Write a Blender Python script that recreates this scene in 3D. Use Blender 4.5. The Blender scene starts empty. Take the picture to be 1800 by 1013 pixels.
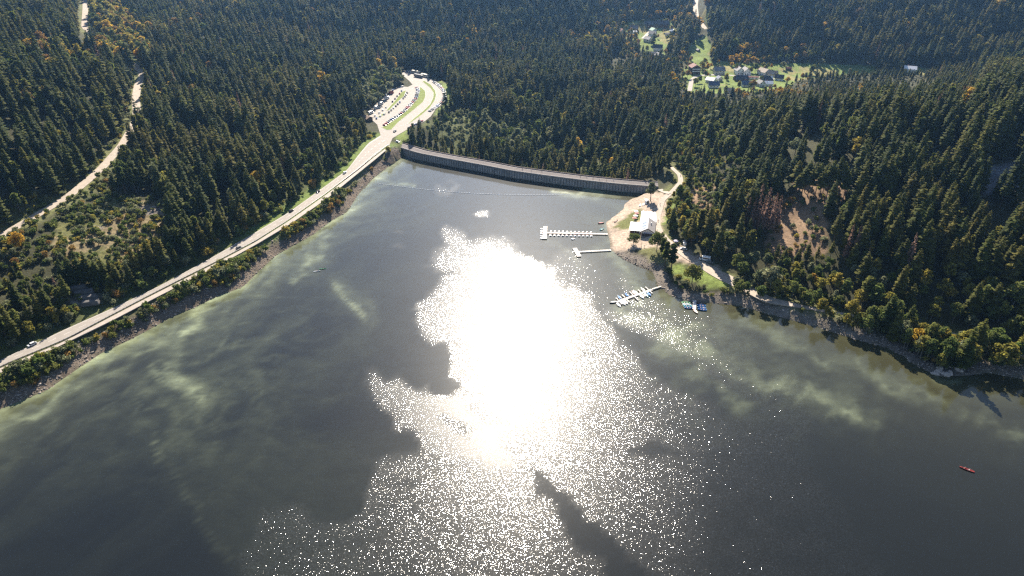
import bpy, bmesh, math, random
import numpy as np
from mathutils import Vector, Matrix
R = math.radians
sc = bpy.context.scene
COL = sc.collection

# ------------------------------------------------------------------ camera, sky, sun, exposure
CAM_H, PITCH, FPX = 205.0, 30.0, 1216.0
cam_d = bpy.data.cameras.new('camera'); cam = bpy.data.objects.new('camera', cam_d); COL.objects.link(cam)
cam.location = (0, 0, CAM_H); cam.rotation_euler = (R(90 - PITCH), 0, 0)
cam_d.sensor_width = 36.0; cam_d.lens = FPX / 1800 * 36.0
cam_d.clip_start = 1.0; cam_d.clip_end = 12000
sc.camera = cam
SUN_EL, SUN_AZ = 37.0, 0.3                       # azimuth clockwise from +Y
w = bpy.data.worlds.new('World'); sc.world = w; w.use_nodes = True
nt = w.node_tree; bg = nt.nodes['Background']
sky = nt.nodes.new('ShaderNodeTexSky'); sky.sky_type = 'NISHITA'; sky.sun_disc = False
sky.sun_elevation = R(SUN_EL); sky.sun_rotation = R(SUN_AZ); sky.altitude = 900
sky.air_density = 1.0; sky.dust_density = 1.0; sky.ozone_density = 1.0
nt.links.new(sky.outputs[0], bg.inputs[0]); bg.inputs[1].default_value = 0.062
sun_d = bpy.data.lights.new('sun', 'SUN'); sun = bpy.data.objects.new('sun', sun_d); COL.objects.link(sun)
sun_d.energy = 5.0; sun_d.angle = R(0.53); sun_d.color = (1.0, 0.90, 0.76)
sun.rotation_euler = (R(-(90 - SUN_EL)), 0, R(-SUN_AZ))
sc.view_settings.view_transform = 'Standard'; sc.view_settings.look = 'None'
sc.view_settings.gamma = 1.0; sc.view_settings.exposure = 1.62; sc.view_settings.use_curve_mapping = False
sc.cycles.max_bounces = 6; sc.cycles.diffuse_bounces = 3; sc.cycles.glossy_bounces = 2
sc.cycles.transmission_bounces = 3; sc.cycles.volume_bounces = 0; sc.cycles.transparent_max_bounces = 4
sc.cycles.caustics_reflective = False; sc.cycles.caustics_refractive = False
sc.cycles.sample_clamp_indirect = 4.0
sc.cycles.use_denoising = False; sc.cycles.filter_width = 1.35
random.seed(7); rng = np.random.default_rng(7)

# ------------------------------------------------------------------ projection helpers (photo survey: pixel -> place)
cp, sp = math.cos(R(PITCH)), math.sin(R(PITCH))
def P(px, py, z=0.0):
    dx, dy = (px - 900) / FPX, (506.5 - py) / FPX
    d = (dx, cp + dy * sp, -sp + dy * cp)
    t = (z - CAM_H) / d[2]
    return (d[0] * t, d[1] * t)
def proj(x, y, z):
    x, y, z = np.asarray(x, float), np.asarray(y, float), np.asarray(z, float) - CAM_H
    dep = y * cp - z * sp; up = y * sp + z * cp
    dep = np.where(dep < 1, 1, dep)
    return 900 + FPX * x / dep, 506.5 - FPX * up / dep, dep
def resample(pts, n):
    p = np.asarray(pts, float); s = np.r_[0, np.cumsum(np.linalg.norm(np.diff(p, axis=0), axis=1))]
    t = np.linspace(0, s[-1], n)
    return np.stack([np.interp(t, s, p[:, k]) for k in range(p.shape[1])], 1)
def smooth(pts, n, it=2):
    p = resample(pts, n)
    for _ in range(it):
        q = p.copy(); q[1:-1] = 0.25 * p[:-2] + 0.5 * p[1:-1] + 0.25 * p[2:]; p = q
    return p
def inpoly(x, y, poly):
    x, y = np.asarray(x, float), np.asarray(y, float); r = np.zeros(x.shape, bool)
    q = list(poly); n = len(q)
    for i in range(n):
        (x1, y1), (x2, y2) = q[i][:2], q[(i + 1) % n][:2]
        c = (y1 > y) != (y2 > y)
        if y1 != y2: r ^= c & (x < (x2 - x1) * (y - y1) / (y2 - y1) + x1)
    return r
def seg_dist(x, y, pts, closed=False, zs=None):
    x, y = np.asarray(x, float), np.asarray(y, float)
    best = np.full(x.shape, 1e18); bz = np.zeros(x.shape)
    n = len(pts)
    for i in range(n if closed else n - 1):
        ax, ay = pts[i][:2]; bx, by = pts[(i + 1) % n][:2]
        ux, uy = bx - ax, by - ay; L = ux * ux + uy * uy + 1e-9
        t = np.clip(((x - ax) * ux + (y - ay) * uy) / L, 0, 1)
        d = (x - ax - t * ux) ** 2 + (y - ay - t * uy) ** 2
        m = d < best; best = np.where(m, d, best)
        if zs is not None: bz = np.where(m, zs[i] + t * (zs[(i + 1) % n] - zs[i]), bz)
    return (np.sqrt(best), bz) if zs is not None else np.sqrt(best)
def sstep(a, b, v):
    t = np.clip((v - a) / (b - a), 0, 1); return t * t * (3 - 2 * t)
def vnoise(x, y, seed=0):
    x, y = np.asarray(x, float), np.asarray(y, float)
    xi, yi = np.floor(x).astype(np.int64), np.floor(y).astype(np.int64); fx, fy = x - xi, y - yi
    fx, fy = fx * fx * (3 - 2 * fx), fy * fy * (3 - 2 * fy)
    def h(a, b):
        v = (a * 374761393 + b * 668265263 + seed * 1442695041) & 0x7fffffff
        v = ((v ^ (v >> 13)) * 1274126177) & 0x7fffffff
        v = (v ^ (v >> 16)) & 0xffff
        return v / 65535.0
    return (h(xi, yi) * (1 - fx) + h(xi + 1, yi) * fx) * (1 - fy) + (h(xi, yi + 1) * (1 - fx) + h(xi + 1, yi + 1) * fx) * fy
def fbm(x, y, seed=0, o=4):
    s, a, t = 0, 1.0, 0
    for k in range(o):
        s = s + a * vnoise(x * 2 ** k + 17.3 * k, y * 2 ** k - 9.1 * k, seed + k); t += a; a *= 0.5
    return s / t

# ------------------------------------------------------------------ survey of the place
SH_L = [(-330, 905), (-150, 800), (0, 719), (60, 696), (83, 686), (133, 651), (180, 620), (226, 599), (271, 575), (300, 558), (338, 543),
        (385, 520), (426, 506), (450, 482), (487, 448), (520, 430), (550, 413), (580, 390), (610, 373), (630, 342), (657, 313), (677, 298), (700, 279)]
DAM = [(700, 279), (737, 281.5), (785, 291), (850, 303), (900, 313), (960, 321.5), (1025, 330), (1080, 336), (1136, 341)]
SH_R = [(1128, 346), (1100, 350), (1095, 368), (1080, 380), (1062, 393), (1066, 410), (1070, 425), (1072, 440), (1088, 452), (1100, 459), (1120, 468), (1147, 478),
        (1153, 492), (1158, 505), (1175, 518), (1200, 530), (1240, 533), (1276, 535), (1300, 538), (1350, 552), (1425, 572), (1500, 596), (1563, 613),
        (1600, 636), (1622, 652), (1658, 665), (1690, 662), (1738, 656), (1798, 667), (1900, 690), (2100, 750), (2400, 850)]
shl = [P(*p) for p in SH_L]; damw = [P(*p) for p in DAM]; shr = [P(*p) for p in SH_R]
LAKE = shl + damw[1:] + shr + [(700, -700), (-700, -700)]
LAKE_L = shl; LAKE_R = shr
ROAD_Z = 8.0
UP_E = [(-420, 880), (-200, 743), (0, 633), (60, 605), (125, 574), (200, 541), (276, 505), (365, 457), (450, 408), (505, 375), (550, 343), (610, 299), (632, 270), (648, 251), (668, 239)]
GD_E = [(-420, 905), (-200, 760), (0, 645), (56, 622), (113, 599), (175, 566), (251, 526), (310, 496), (380, 461), (450, 424), (505, 389), (570, 343), (630, 298), (655, 277), (684, 256)]
LO_E = [(-420, 920), (-200, 773), (0, 655), (60, 630), (138, 592), (200, 562), (276, 522), (330, 495), (390, 463), (450, 430), (510, 394), (575, 349), (640, 296), (660, 280), (686, 258)]
upw = smooth([P(*p, ROAD_Z) for p in UP_E], 120); gdw = smooth([P(*p, ROAD_Z) for p in GD_E], 120); low = smooth([P(*p, ROAD_Z) for p in LO_E], 120)
# car park and junction (asphalt outline), grass islands
LOT = [(684, 256), (690, 243), (717, 227), (730, 222), (747, 213), (757, 205), (766, 192), (778, 184), (785, 171), (784, 161), (776, 152), (764, 143), (750, 135), (738, 127), (722, 123), (702, 125),
       (702, 131), (712, 136), (720, 143), (725, 149), (717, 153), (704, 152), (692, 155), (682, 163), (672, 173), (660, 184), (648, 196), (650, 208), (663, 219), (669, 238), (650, 250), (648, 251)]
ISL = [[(680, 229), (671, 224), (686, 216), (700, 207), (706, 202), (721, 189), (734, 174), (737, 160), (738, 152), (747, 160), (748, 169), (744, 179), (730, 191), (715, 203), (700, 215), (688, 228)],
       [(715, 219), (728, 208), (744, 195), (756, 183), (761, 172), (761.5, 163), (756, 155), (743, 144.5), (745, 142), (757, 149), (764.5, 159), (766.5, 168), (764, 177), (755, 190), (740, 203), (723, 215)],
       [(679, 195), (695, 177), (706, 162), (714, 159), (710, 169), (694, 184), (684, 194)], [(664, 206), (676, 198), (679, 199), (668, 207)]]
lotw = [P(*p, ROAD_Z) for p in LOT]
FR = [(-160, 500, 24), (-60, 447, 26), (0, 416, 28), (50, 387, 29), (120, 346, 31), (175, 300, 33), (215, 255, 36), (238, 215, 39), (241, 195, 41), (238, 175, 42.5), (242, 150, 44.5), (252, 130, 46), (215, 95, 52), (165, 62, 58), (148, 48, 60), (150, 15, 66), (150, -20, 72)]
frw = smooth([P(*p) + (p[2],) for p in FR], 150)
PA = [(1172, 287, 10), (1181, 295, 10), (1195, 308, 9.5), (1197, 320, 9), (1182, 337, 8), (1172, 345, 7.5), (1164, 352, 7), (1160, 366, 6.2), (1156, 380, 5.6), (1155, 395, 5.2), (1160, 408, 5), (1170, 420, 5), (1186, 436, 5), (1210, 452, 5), (1230, 463, 5),
      (1260, 481, 5), (1285, 493, 4.8), (1350, 527, 4.5), (1450, 547, 4.2), (1540, 561, 4.2), (1620, 574, 4.2), (1690, 591, 4.2), (1760, 611, 4.2), (1850, 645, 4.2), (2050, 715, 4.2)]
paw = smooth([P(*p) + (p[2],) for p in PA], 170, 1)
VR = [(1160, 333, 7.2), (1170, 338, 7.8), (1178, 340, 8)]
GU = [(1246, 60, 16), (1224, 30, 28), (1222, 10, 35), (1226, -15, 44)]
guw = smooth([P(*p) + (p[2],) for p in GU], 40)
VL = [(1212, 160, -1), (1216, 140, 0), (1226, 133, 0), (1260, 131.5, 0), (1290, 133, 0), (1330, 135, 0), (1375, 141, 0)]
vlw = smooth([P(*p) + (p[2],) for p in VL], 60)
UL = [(1130, 68, 14), (1136, 62, 15), (1143, 55, 16), (1150, 48, 18)]
ulw = smooth([P(*p) + (p[2],) for p in UL], 30)
CT = [(60, 560, 13), (50, 520, 16), (150, 523, 11), (100, 450, 22), (200, 430, 20), (270, 370, 22), (350, 430, 12),
  (0, 330, 42), (0, 250, 55), (0, 170, 68), (0, 80, 80), (0, 10, 88), (-150, 300, 60), (-150, 100, 95), (-300, 500, 38), (100, 250, 45), (100, 150, 58), (100, 60, 70), (100, 330, 34),
  (300, 300, 22), (300, 200, 30), (300, 100, 38), (300, 40, 46), (300, 0, 56), (150, 0, 70), (450, 350, 11), (450, 300, 14), (450, 200, 20), (450, 120, 24), (450, 60, 34), (450, 0, 58),
  (560, 250, 10), (600, 200, 9), (600, 130, 14), (600, 70, 24), (600, 0, 60), (700, 100, 10), (700, 60, 24), (700, 0, 62), (850, 150, 2), (850, 100, 5), (850, 50, 24), (850, 0, 62), (800, 200, 0),
  (1000, 190, -6), (950, 150, 0), (1000, 100, 3), (1000, 60, 20), (950, 0, 60), (1050, 60, 14), (1050, 0, 54), (1100, 150, 0), (1100, 200, 0), (1150, 100, 6), (1150, 70, 15), (1150, 40, 24), (1150, 0, 48),
  (1180, 250, 8), (1250, 330, 14), (1250, 250, 17), (1250, 220, 12), (1250, 190, 5), (1300, 160, 0), (1300, 140, 0), (1230, 110, 5), (1230, 60, 19), (1220, 10, 35), (1220, -40, 52), (1300, 90, 10), (1300, 40, 36), (1300, 0, 62),
  (1350, 350, 21), (1350, 280, 32), (1350, 220, 24), (1350, 190, 9), (1350, 145, 0), (1350, 440, 12), (1350, 500, 5), (1450, 400, 22), (1450, 330, 34), (1450, 260, 45), (1450, 200, 38), (1450, 165, 14), (1450, 480, 10), (1450, 440, 15.5), (1450, 525, 4.5),
  (1600, 540, 8), (1600, 460, 20.5), (1600, 400, 30), (1600, 330, 42), (1600, 250, 54), (1600, 185, 44), (1600, 165, 16), (1500, 190, 34), (1500, 165, 6), (1500, 148, 0), (1550, 150, 0), (1600, 148, 4), (1750, 420, 28.5), (1750, 520, 14.5),
  (1800, 560, 10), (1800, 480, 20.5), (1800, 400, 32), (1800, 300, 49), (1800, 220, 64), (1800, 185, 62), (1800, 165, 38), (2000, 400, 38), (2000, 250, 62), (2000, 560, 14), (2200, 500, 28),
  (1400, 118, 0), (1500, 117, 1), (1600, 122, 1), (1400, 105, 4), (1400, 60, 28), (1400, 0, 66), (1550, 105, 6), (1550, 50, 34), (1550, 0, 66), (1700, 108, 9), (1700, 60, 33), (1700, 0, 70), (1850, 90, 20), (1850, 50, 44), (1850, 0, 76),
  (1130, 400, 2.6), (1100, 420, 1), (1130, 450, 2.8), (1200, 440, 5), (1250, 470, 5), (1220, 500, 3.4), (1290, 490, 5), (1190, 490, 3.2), (1140, 360, 3.5), (1150, 347, 5)]
CW = [P(*c) + (c[2],) for c in CT] + [(-900, 1600, 150), (0, 1600, 140), (700, 1600, 140), (1300, 1300, 160), (-1500, 1000, 190), (1500, 600, 150), (900, 250, 90), (-700, 200, 60), (-800, -300, 60), (800, -300, 60),
  (0, 572, -20), (60, 560, -22), (-60, 600, -14), (20, 650, -14), (110, 575, -14), (130, 640, -4), (-3000, 3000, 260), (3000, 3000, 260), (0, 3500, 240), (-3000, -500, 150), (3000, -500, 150)]
CW += [tuple(p) + (0.4,) for p in resample(shl, 26)] + [tuple(p) + (0.4,) for p in resample(shr[2:], 34)]
CW += [tuple(p) + (ROAD_Z,) for p in resample(gdw, 24)] + [tuple(p) + (ROAD_Z,) for p in lotw[::3]]
CW += [tuple(p) for p in frw[::9]] + [tuple(p) for p in paw[::8]]
CW = np.array(CW)
# biharmonic spline through the surveyed heights
_n = len(CW); _A = np.zeros((_n + 3, _n + 3)); _d = np.linalg.norm(CW[:, None, :2] - CW[None, :, :2], axis=2)
_A[:_n, :_n] = -_d + np.eye(_n) * 9.0; _A[:_n, _n] = 1; _A[:_n, _n + 1:] = CW[:, :2] / 1000; _A[_n:, :_n] = _A[:_n, _n:].T
_c = np.linalg.solve(_A, np.r_[CW[:, 2], 0, 0, 0])
def rbf(x, y):
    out = np.zeros(x.shape)
    for i in range(0, x.size, 20000):
        s = slice(i, i + 20000)
        d = np.sqrt((x[s, None] - CW[None, :, 0]) ** 2 + (y[s, None] - CW[None, :, 1]) ** 2)
        out[s] = -(d @ _c[:_n]) + _c[_n] + x[s] / 1000 * _c[_n + 1] + y[s] / 1000 * _c[_n + 2]
    return out
def axis(a, b, step, lo, hi, grow=1.25):
    v = list(np.arange(a, b + .01, step)); s = step
    while v[-1] < hi: s *= grow; v.append(v[-1] + s)
    s = step
    while v[0] > lo: s *= grow; v.insert(0, v[0] - s)
    return np.array(v)
GX = axis(-860, 860, 4, -2200, 2200); GY = axis(190, 1290, 3.5, -900, 2600)
gx, gy = np.meshgrid(GX, GY); gx, gy = gx.ravel(), gy.ravel()
def lake_sd(x, y):
    d = seg_dist(x, y, LAKE, True); return np.where(inpoly(x, y, LAKE), -d, d)
sdl = lake_sd(gx, gy)
hh = rbf(gx, gy) + (fbm(gx / 60, gy / 60, 3) - .5) * 5 * sstep(20, 90, np.abs(sdl)) + (fbm(gx / 14, gy / 14, 5) - .5) * 1.6 * sstep(3, 30, np.abs(sdl))
def flat_to(h, d, z, hw, blend):
    t = sstep(hw, hw + blend, d); return z * (1 - t) + h * t
d_main = np.minimum(np.minimum(seg_dist(gx, gy, upw), seg_dist(gx, gy, low)), seg_dist(gx, gy, gdw))
hh = flat_to(hh, d_main, ROAD_Z - .25, 5.5, 9)
in_lot = inpoly(gx, gy, lotw); d_lot = np.where(in_lot, 0, seg_dist(gx, gy, lotw, True))
hh = flat_to(hh, d_lot, ROAD_Z - .25, 5, 12)
for rd, hw in ((frw, 6), (paw, 6), (guw, 6), (vlw, 6), (ulw, 5)):
    d, z = seg_dist(gx, gy, rd, zs=rd[:, 2]); hh = flat_to(hh, d, z - .2, hw, 8)
d_dam = seg_dist(gx, gy, damw)
bank = np.clip(sdl * 0.55 + 0.0, -14, 1e9)
near_dam = d_dam < 13
hh = np.where(sdl > 0, np.minimum(hh, np.where(near_dam, hh, np.maximum(bank, 0.02))), np.maximum(bank, -14))
# under the dam the ground stays well below the crest
mid = (d_dam < 19) & (seg_dist(gx, gy, damw[1:-1]) < 19)
hh = np.where(mid & (sdl > 0), np.minimum(hh, -4), hh)
d_shore = np.minimum(seg_dist(gx, gy, shl[:-1]), seg_dist(gx, gy, shr[2:]))
hh = np.where((sdl > 0) & ~near_dam & (d_shore < 25) & (d_shore < seg_dist(gx, gy, damw) - 4), np.maximum(hh, np.minimum(sdl * .12, 1)), hh)
HG = hh.reshape(len(GY), len(GX))
def H(x, y):
    x, y = np.asarray(x, float), np.asarray(y, float)
    i = np.clip(np.searchsorted(GX, x) - 1, 0, len(GX) - 2); j = np.clip(np.searchsorted(GY, y) - 1, 0, len(GY) - 2)
    u = np.clip((x - GX[i]) / (GX[i + 1] - GX[i]), 0, 1); v = np.clip((y - GY[j]) / (GY[j + 1] - GY[j]), 0, 1)
    return (HG[j, i] * (1 - u) + HG[j, i + 1] * u) * (1 - v) + (HG[j + 1, i] * (1 - u) + HG[j + 1, i + 1] * u) * v
_ts = np.arange(180, 2600, 2.0)
def G(px, py, wmin=None):
    """ground point seen at photo pixel"""
    dx, dy = (px - 900) / FPX, (506.5 - py) / FPX
    d = np.array((dx, cp + dy * sp, -sp + dy * cp)); d = d / np.linalg.norm(d)
    x, y, z = d[0] * _ts, d[1] * _ts, CAM_H + d[2] * _ts
    b = np.nonzero(np.maximum(H(x, y), -0.02 if wmin is None else wmin) > z)[0]
    k = b[0] if len(b) else len(_ts) - 1
    return (x[k], y[k], float(H(x[k], y[k])))

# ------------------------------------------------------------------ object helpers
def tag(o, label=None, cat=None, group=None, kind=None):
    if label: o['label'] = label
    if cat: o['category'] = cat
    if group: o['group'] = group
    if kind: o['kind'] = kind
    return o
def link(o, parent=None):
    COL.objects.link(o)
    if parent is not None: o.parent = parent
    return o
def empty(name, loc, rz=0, scale=1):
    o = bpy.data.objects.new(name, None); COL.objects.link(o); o.empty_display_size = 0.5
    o.location = loc; o.rotation_euler = (0, 0, rz); o.scale = (scale,) * 3 if np.isscalar(scale) else scale
    return o
def add(name, me, parent=None, loc=(0, 0, 0), rot=(0, 0, 0), mat=None, scale=None):
    o = bpy.data.objects.new(name, me); COL.objects.link(o); o.parent = parent
    o.location = loc; o.rotation_euler = rot
    if scale is not None: o.scale = scale
    if mat is not None:
        if len(me.materials) == 0: me.materials.append(None)
        o.material_slots[0].link = 'OBJECT'; o.material_slots[0].material = mat
    return o
class MB:
    def __init__(s): s.v, s.f, s.m = [], [], []
    def quad(s, pts, mi=0):
        n = len(s.v); s.v += [tuple(p) for p in pts]; s.f.append(tuple(range(n, n + len(pts)))); s.m.append(mi); return s
    def box(s, x0, x1, y0, y1, z0, z1, mi=0, taper=0.0):
        n = len(s.v); t = taper
        s.v += [(x0, y0, z0), (x1, y0, z0), (x1, y1, z0), (x0, y1, z0), (x0 + t, y0 + t, z1), (x1 - t, y0 + t, z1), (x1 - t, y1 - t, z1), (x0 + t, y1 - t, z1)]
        for f in ((3, 2, 1, 0), (4, 5, 6, 7), (0, 1, 5, 4), (1, 2, 6, 5), (2, 3, 7, 6), (3, 0, 4, 7)): s.f.append(tuple(n + i for i in f)); s.m.append(mi)
        return s
    def loft(s, rings, cap=True, mi=0, closed=True):
        n = len(s.v); k = len(rings[0])
        for r in rings: s.v += [tuple(p) for p in r]
        for i in range(len(rings) - 1):
            for j in range(k if closed else k - 1):
                s.f.append((n + i * k + j, n + i * k + (j + 1) % k, n + (i + 1) * k + (j + 1) % k, n + (i + 1) * k + j)); s.m.append(mi)
        if cap and closed:
            s.f.append(tuple(n + j for j in reversed(range(k)))); s.m.append(mi)
            s.f.append(tuple(n + (len(rings) - 1) * k + j for j in range(k))); s.m.append(mi)
        return s
    def tube(s, a, b, r0, r1=None, k=6, mi=0):
        r1 = r0 if r1 is None else r1; a, b = Vector(a), Vector(b); d = (b - a).normalized()
        u = d.cross(Vector((0, 0, 1)) if abs(d.z) < .9 else Vector((1, 0, 0))).normalized(); v = d.cross(u)
        ring = lambda c, r: [c + (u * math.cos(6.2832 * i / k) + v * math.sin(6.2832 * i / k)) * r for i in range(k)]
        return s.loft([ring(b, r1), ring(a, r0)], True, mi)
    def mesh(s, name, mats=(), shade=False):
        me = bpy.data.meshes.new(name); me.from_pydata(s.v, [], s.f)
        for m in mats: me.materials.append(m)
        if len(mats) > 1: me.polygons.foreach_set('material_index', s.m)
        if shade: me.polygons.foreach_set('use_smooth', [True] * len(me.polygons))
        me.update(); return me
def bevel(me, wd, seg=2):
    bm = bmesh.new(); bm.from_mesh(me); bmesh.ops.remove_doubles(bm, verts=bm.verts, dist=1e-4)
    bmesh.ops.bevel(bm, geom=bm.edges[:], offset=wd, segments=seg, affect='EDGES', profile=.6, clamp_overlap=True)
    bm.normal_update(); bm.to_mesh(me); bm.free(); return me
def gridmesh(name, X, Y, Z, keep=None, attrs=None, smooth_=True):
    ny, nx = len(Y), len(X); xx, yy = np.meshgrid(X, Y)
    co = np.stack([xx.ravel(), yy.ravel(), Z.ravel()], 1)
    i = np.arange((ny - 1) * (nx - 1)); a = (i // (nx - 1)) * nx + i % (nx - 1)
    q = np.stack([a, a + 1, a + nx + 1, a + nx], 1)
    if keep is not None: q = q[keep[q].all(axis=1)]
    used = np.unique(q); remap = -np.ones(len(co), int); remap[used] = np.arange(len(used)); q = remap[q]; co = co[used]
    me = bpy.data.meshes.new(name); me.vertices.add(len(co)); me.vertices.foreach_set('co', co.ravel())
    me.loops.add(q.size); me.loops.foreach_set('vertex_index', q.ravel().astype(np.int32))
    me.polygons.add(len(q)); me.polygons.foreach_set('loop_start', np.arange(0, q.size, 4, dtype=np.int32)); me.polygons.foreach_set('loop_total', np.full(len(q), 4, np.int32))
    me.polygons.foreach_set('use_smooth', np.full(len(q), smooth_)); me.update(calc_edges=True)
    for k, v in (attrs or {}).items():
        v = v[used]
        if v.ndim == 1: at = me.attributes.new(k, 'FLOAT', 'POINT'); at.data.foreach_set('value', v.astype(np.float32))
        else:
            at = me.attributes.new(k, 'FLOAT_COLOR', 'POINT'); at.data.foreach_set('color', np.c_[v, np.ones(len(v))].astype(np.float32).ravel())
    return me

# ------------------------------------------------------------------ materials
def mat(name, color=(.5, .5, .5), rough=.7, spec=.3, noise=None, metal=0, bump=None, emit=None):
    m = bpy.data.materials.new(name); m.use_nodes = True; t = m.node_tree; b = t.nodes['Principled BSDF']
    b.inputs['Roughness'].default_value = rough; b.inputs['Specular IOR Level'].default_value = spec; b.inputs['Metallic'].default_value = metal
    b.inputs['Base Color'].default_value = (*color, 1)
    if noise or bump:
        tc = t.nodes.new('ShaderNodeTexCoord')
    if noise:
        scale, amt = noise
        n = t.nodes.new('ShaderNodeTexNoise'); n.inputs['Scale'].default_value = scale; n.inputs['Detail'].default_value = 5; n.inputs['Roughness'].default_value = .65
        t.links.new(tc.outputs['Object'], n.inputs['Vector'])
        mr = t.nodes.new('ShaderNodeMapRange'); mr.inputs['From Min'].default_value = .25; mr.inputs['From Max'].default_value = .75
        mr.inputs['To Min'].default_value = 1 - amt; mr.inputs['To Max'].default_value = 1 + amt
        t.links.new(n.outputs['Fac'], mr.inputs['Value'])
        mx = t.nodes.new('ShaderNodeMix'); mx.data_type = 'RGBA'; mx.blend_type = 'MULTIPLY'; mx.inputs[0].default_value = 1
        mx.inputs[6].default_value = (*color, 1); t.links.new(mr.outputs[0], mx.inputs[7]); t.links.new(mx.outputs[2], b.inputs['Base Color'])
    if bump:
        scale, st = bump
        n = t.nodes.new('ShaderNodeTexNoise'); n.inputs['Scale'].default_value = scale; n.inputs['Detail'].default_value = 4
        t.links.new(tc.outputs['Object'], n.inputs['Vector'])
        bp = t.nodes.new('ShaderNodeBump'); bp.inputs['Strength'].default_value = st; t.links.new(n.outputs['Fac'], bp.inputs['Height']); t.links.new(bp.outputs[0], b.inputs['Normal'])
    return m
def leafmat(name, c0, c1, trans=.3, c2=None):
    """c0..c1 across trees, lighter and darker clumps inside one crown"""
    m = bpy.data.materials.new(name); m.use_nodes = True; t = m.node_tree; N, L = t.nodes, t.links
    b = N['Principled BSDF']; b.inputs['Roughness'].default_value = .7; b.inputs['Specular IOR Level'].default_value = .06
    oi = N.new('ShaderNodeObjectInfo'); ge = N.new('ShaderNodeNewGeometry')
    cr = N.new('ShaderNodeValToRGB'); e = cr.color_ramp.elements; e[0].color = (*c0, 1); e[1].color = (*c1, 1)
    if c2: k = e.new(.5); k.color = (*c2, 1)
    L.new(oi.outputs['Random'], cr.inputs[0])
    mr = N.new('ShaderNodeMapRange'); mr.inputs['To Min'].default_value = .55; mr.inputs['To Max'].default_value = 1.5; L.new(ge.outputs['Random Per Island'], mr.inputs['Value'])
    mx = N.new('ShaderNodeMix'); mx.data_type = 'RGBA'; mx.blend_type = 'MULTIPLY'; mx.inputs[0].default_value = 1
    L.new(cr.outputs[0], mx.inputs[6]); L.new(mr.outputs[0], mx.inputs[7]); L.new(mx.outputs[2], b.inputs['Base Color'])
    tr = N.new('ShaderNodeBsdfTranslucent'); L.new(mx.outputs[2], tr.inputs['Color'])
    ms = N.new('ShaderNodeMixShader'); ms.inputs[0].default_value = trans
    L.new(b.outputs[0], ms.inputs[1]); L.new(tr.outputs[0], ms.inputs[2]); L.new(ms.outputs[0], N['Material Output'].inputs['Surface'])
    return m

# ------------------------------------------------------------------ land cover (regions in survey pixels, ragged edges)
M_MEADOW = [[(1207, 78), (1240, 62), (1252, 85), (1243, 126), (1214, 126), (1208, 100)], [(1330, 113), (1400, 110), (1535, 116), (1545, 130), (1480, 131), (1440, 137), (1400, 142), (1350, 134)],
            [(1200, 118), (1240, 106), (1340, 113), (1402, 140), (1378, 158), (1300, 165), (1230, 165), (1203, 142)], [(1085, 48), (1112, 36), (1180, 36), (1192, 60), (1186, 76), (1166, 102), (1130, 95), (1118, 72), (1090, 68)],
            [(1236, 22), (1290, 18), (1285, 30), (1238, 42)], [(1585, 117), (1640, 120), (1638, 132), (1590, 130)], [(1200, 150), (1225, 150), (1222, 168), (1204, 166)]]
M_CLEAR = [[(105, 390), (200, 345), (290, 352), (312, 400), (295, 440), (240, 472), (150, 474), (85, 452)], [(1344, 366), (1396, 340), (1450, 356), (1456, 400), (1448, 438), (1398, 446), (1348, 436)],
           [(1392, 308), (1498, 318), (1492, 356), (1398, 347)], [(1203, 335), (1252, 325), (1258, 395), (1225, 392)]]
M_GRASS = [[(692, 238), (717, 227), (718, 248), (706, 252)], [(1108, 384), (1130, 372), (1134, 384), (1116, 402), (1098, 398)], [(1177, 452), (1205, 466), (1206, 492), (1185, 482)], [(1200, 478), (1245, 470), (1290, 494), (1270, 508), (1225, 502)],
           [(1160, 350), (1185, 345), (1184, 385), (1164, 400)], [(770, 140), (790, 150), (796, 180), (770, 205), (760, 200), (786, 175)], [(1028, 300), (1062, 296), (1058, 318), (1030, 316)], [(1236, 475), (1262, 470), (1285, 490), (1262, 484)]]
M_BEACH = [[(1090, 345), (1152, 338), (1178, 343), (1168, 380), (1160, 410), (1190, 432), (1244, 458), (1268, 478), (1240, 475), (1200, 462), (1178, 452), (1150, 462), (1118, 440), (1076, 442), (1060, 393)]]
M_ROCK = [[(128, 522), (172, 515), (175, 537), (134, 541)], [(244, 360), (292, 366), (290, 379), (250, 374)], [(158, 398), (184, 398), (184, 407), (160, 406)]]
M_SCREE = [[(1700, 300), (1790, 282), (1802, 342), (1722, 338)]]
M_NOTREE = [[(712, 150), (785, 140), (800, 180), (760, 212), (700, 250), (640, 262), (645, 200), (690, 150)], [(1075, 400), (1165, 425), (1215, 440), (1300, 478), (1305, 540), (1150, 530)]]
M_OPEN = [[(-90, 460), (0, 412), (50, 383), (120, 340), (175, 294), (214, 250), (238, 258), (214, 332), (142, 398), (66, 444), (0, 478), (-90, 500)], [(228, 212), (236, 150), (262, 128), (270, 146), (256, 215), (236, 256), (215, 258)], [(136, 84), (140, 5), (164, 5), (172, 76), (152, 104)], [(1212, 45), (1214, -10), (1236, -10), (1240, 20), (1238, 60)], [(1340, 400), (1372, 400), (1450, 425), (1462, 446), (1400, 458), (1340, 448)], [(1372, 330), (1400, 345), (1360, 372), (1352, 360)]]
M_LOWT = [[(1345, 448), (1462, 446), (1490, 512), (1345, 512)], [(1395, 356), (1500, 356), (1500, 380), (1440, 384)], [(1290, 404), (1345, 404), (1345, 450), (1290, 440)]]
M_RIGHT = [[(1290, 300), (1510, 300), (1510, 500), (1290, 500)]]
def anyp(px, py, polys):
    r = np.zeros(np.shape(px), bool)
    for q in polys: r |= inpoly(px, py, q)
    return r
gpx, gpy, gdep = proj(gx, gy, hh)
nzx = (fbm(gx / 22, gy / 22, 11) - .5); nzy = (fbm(gx / 22, gy / 22, 12) - .5)
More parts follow.
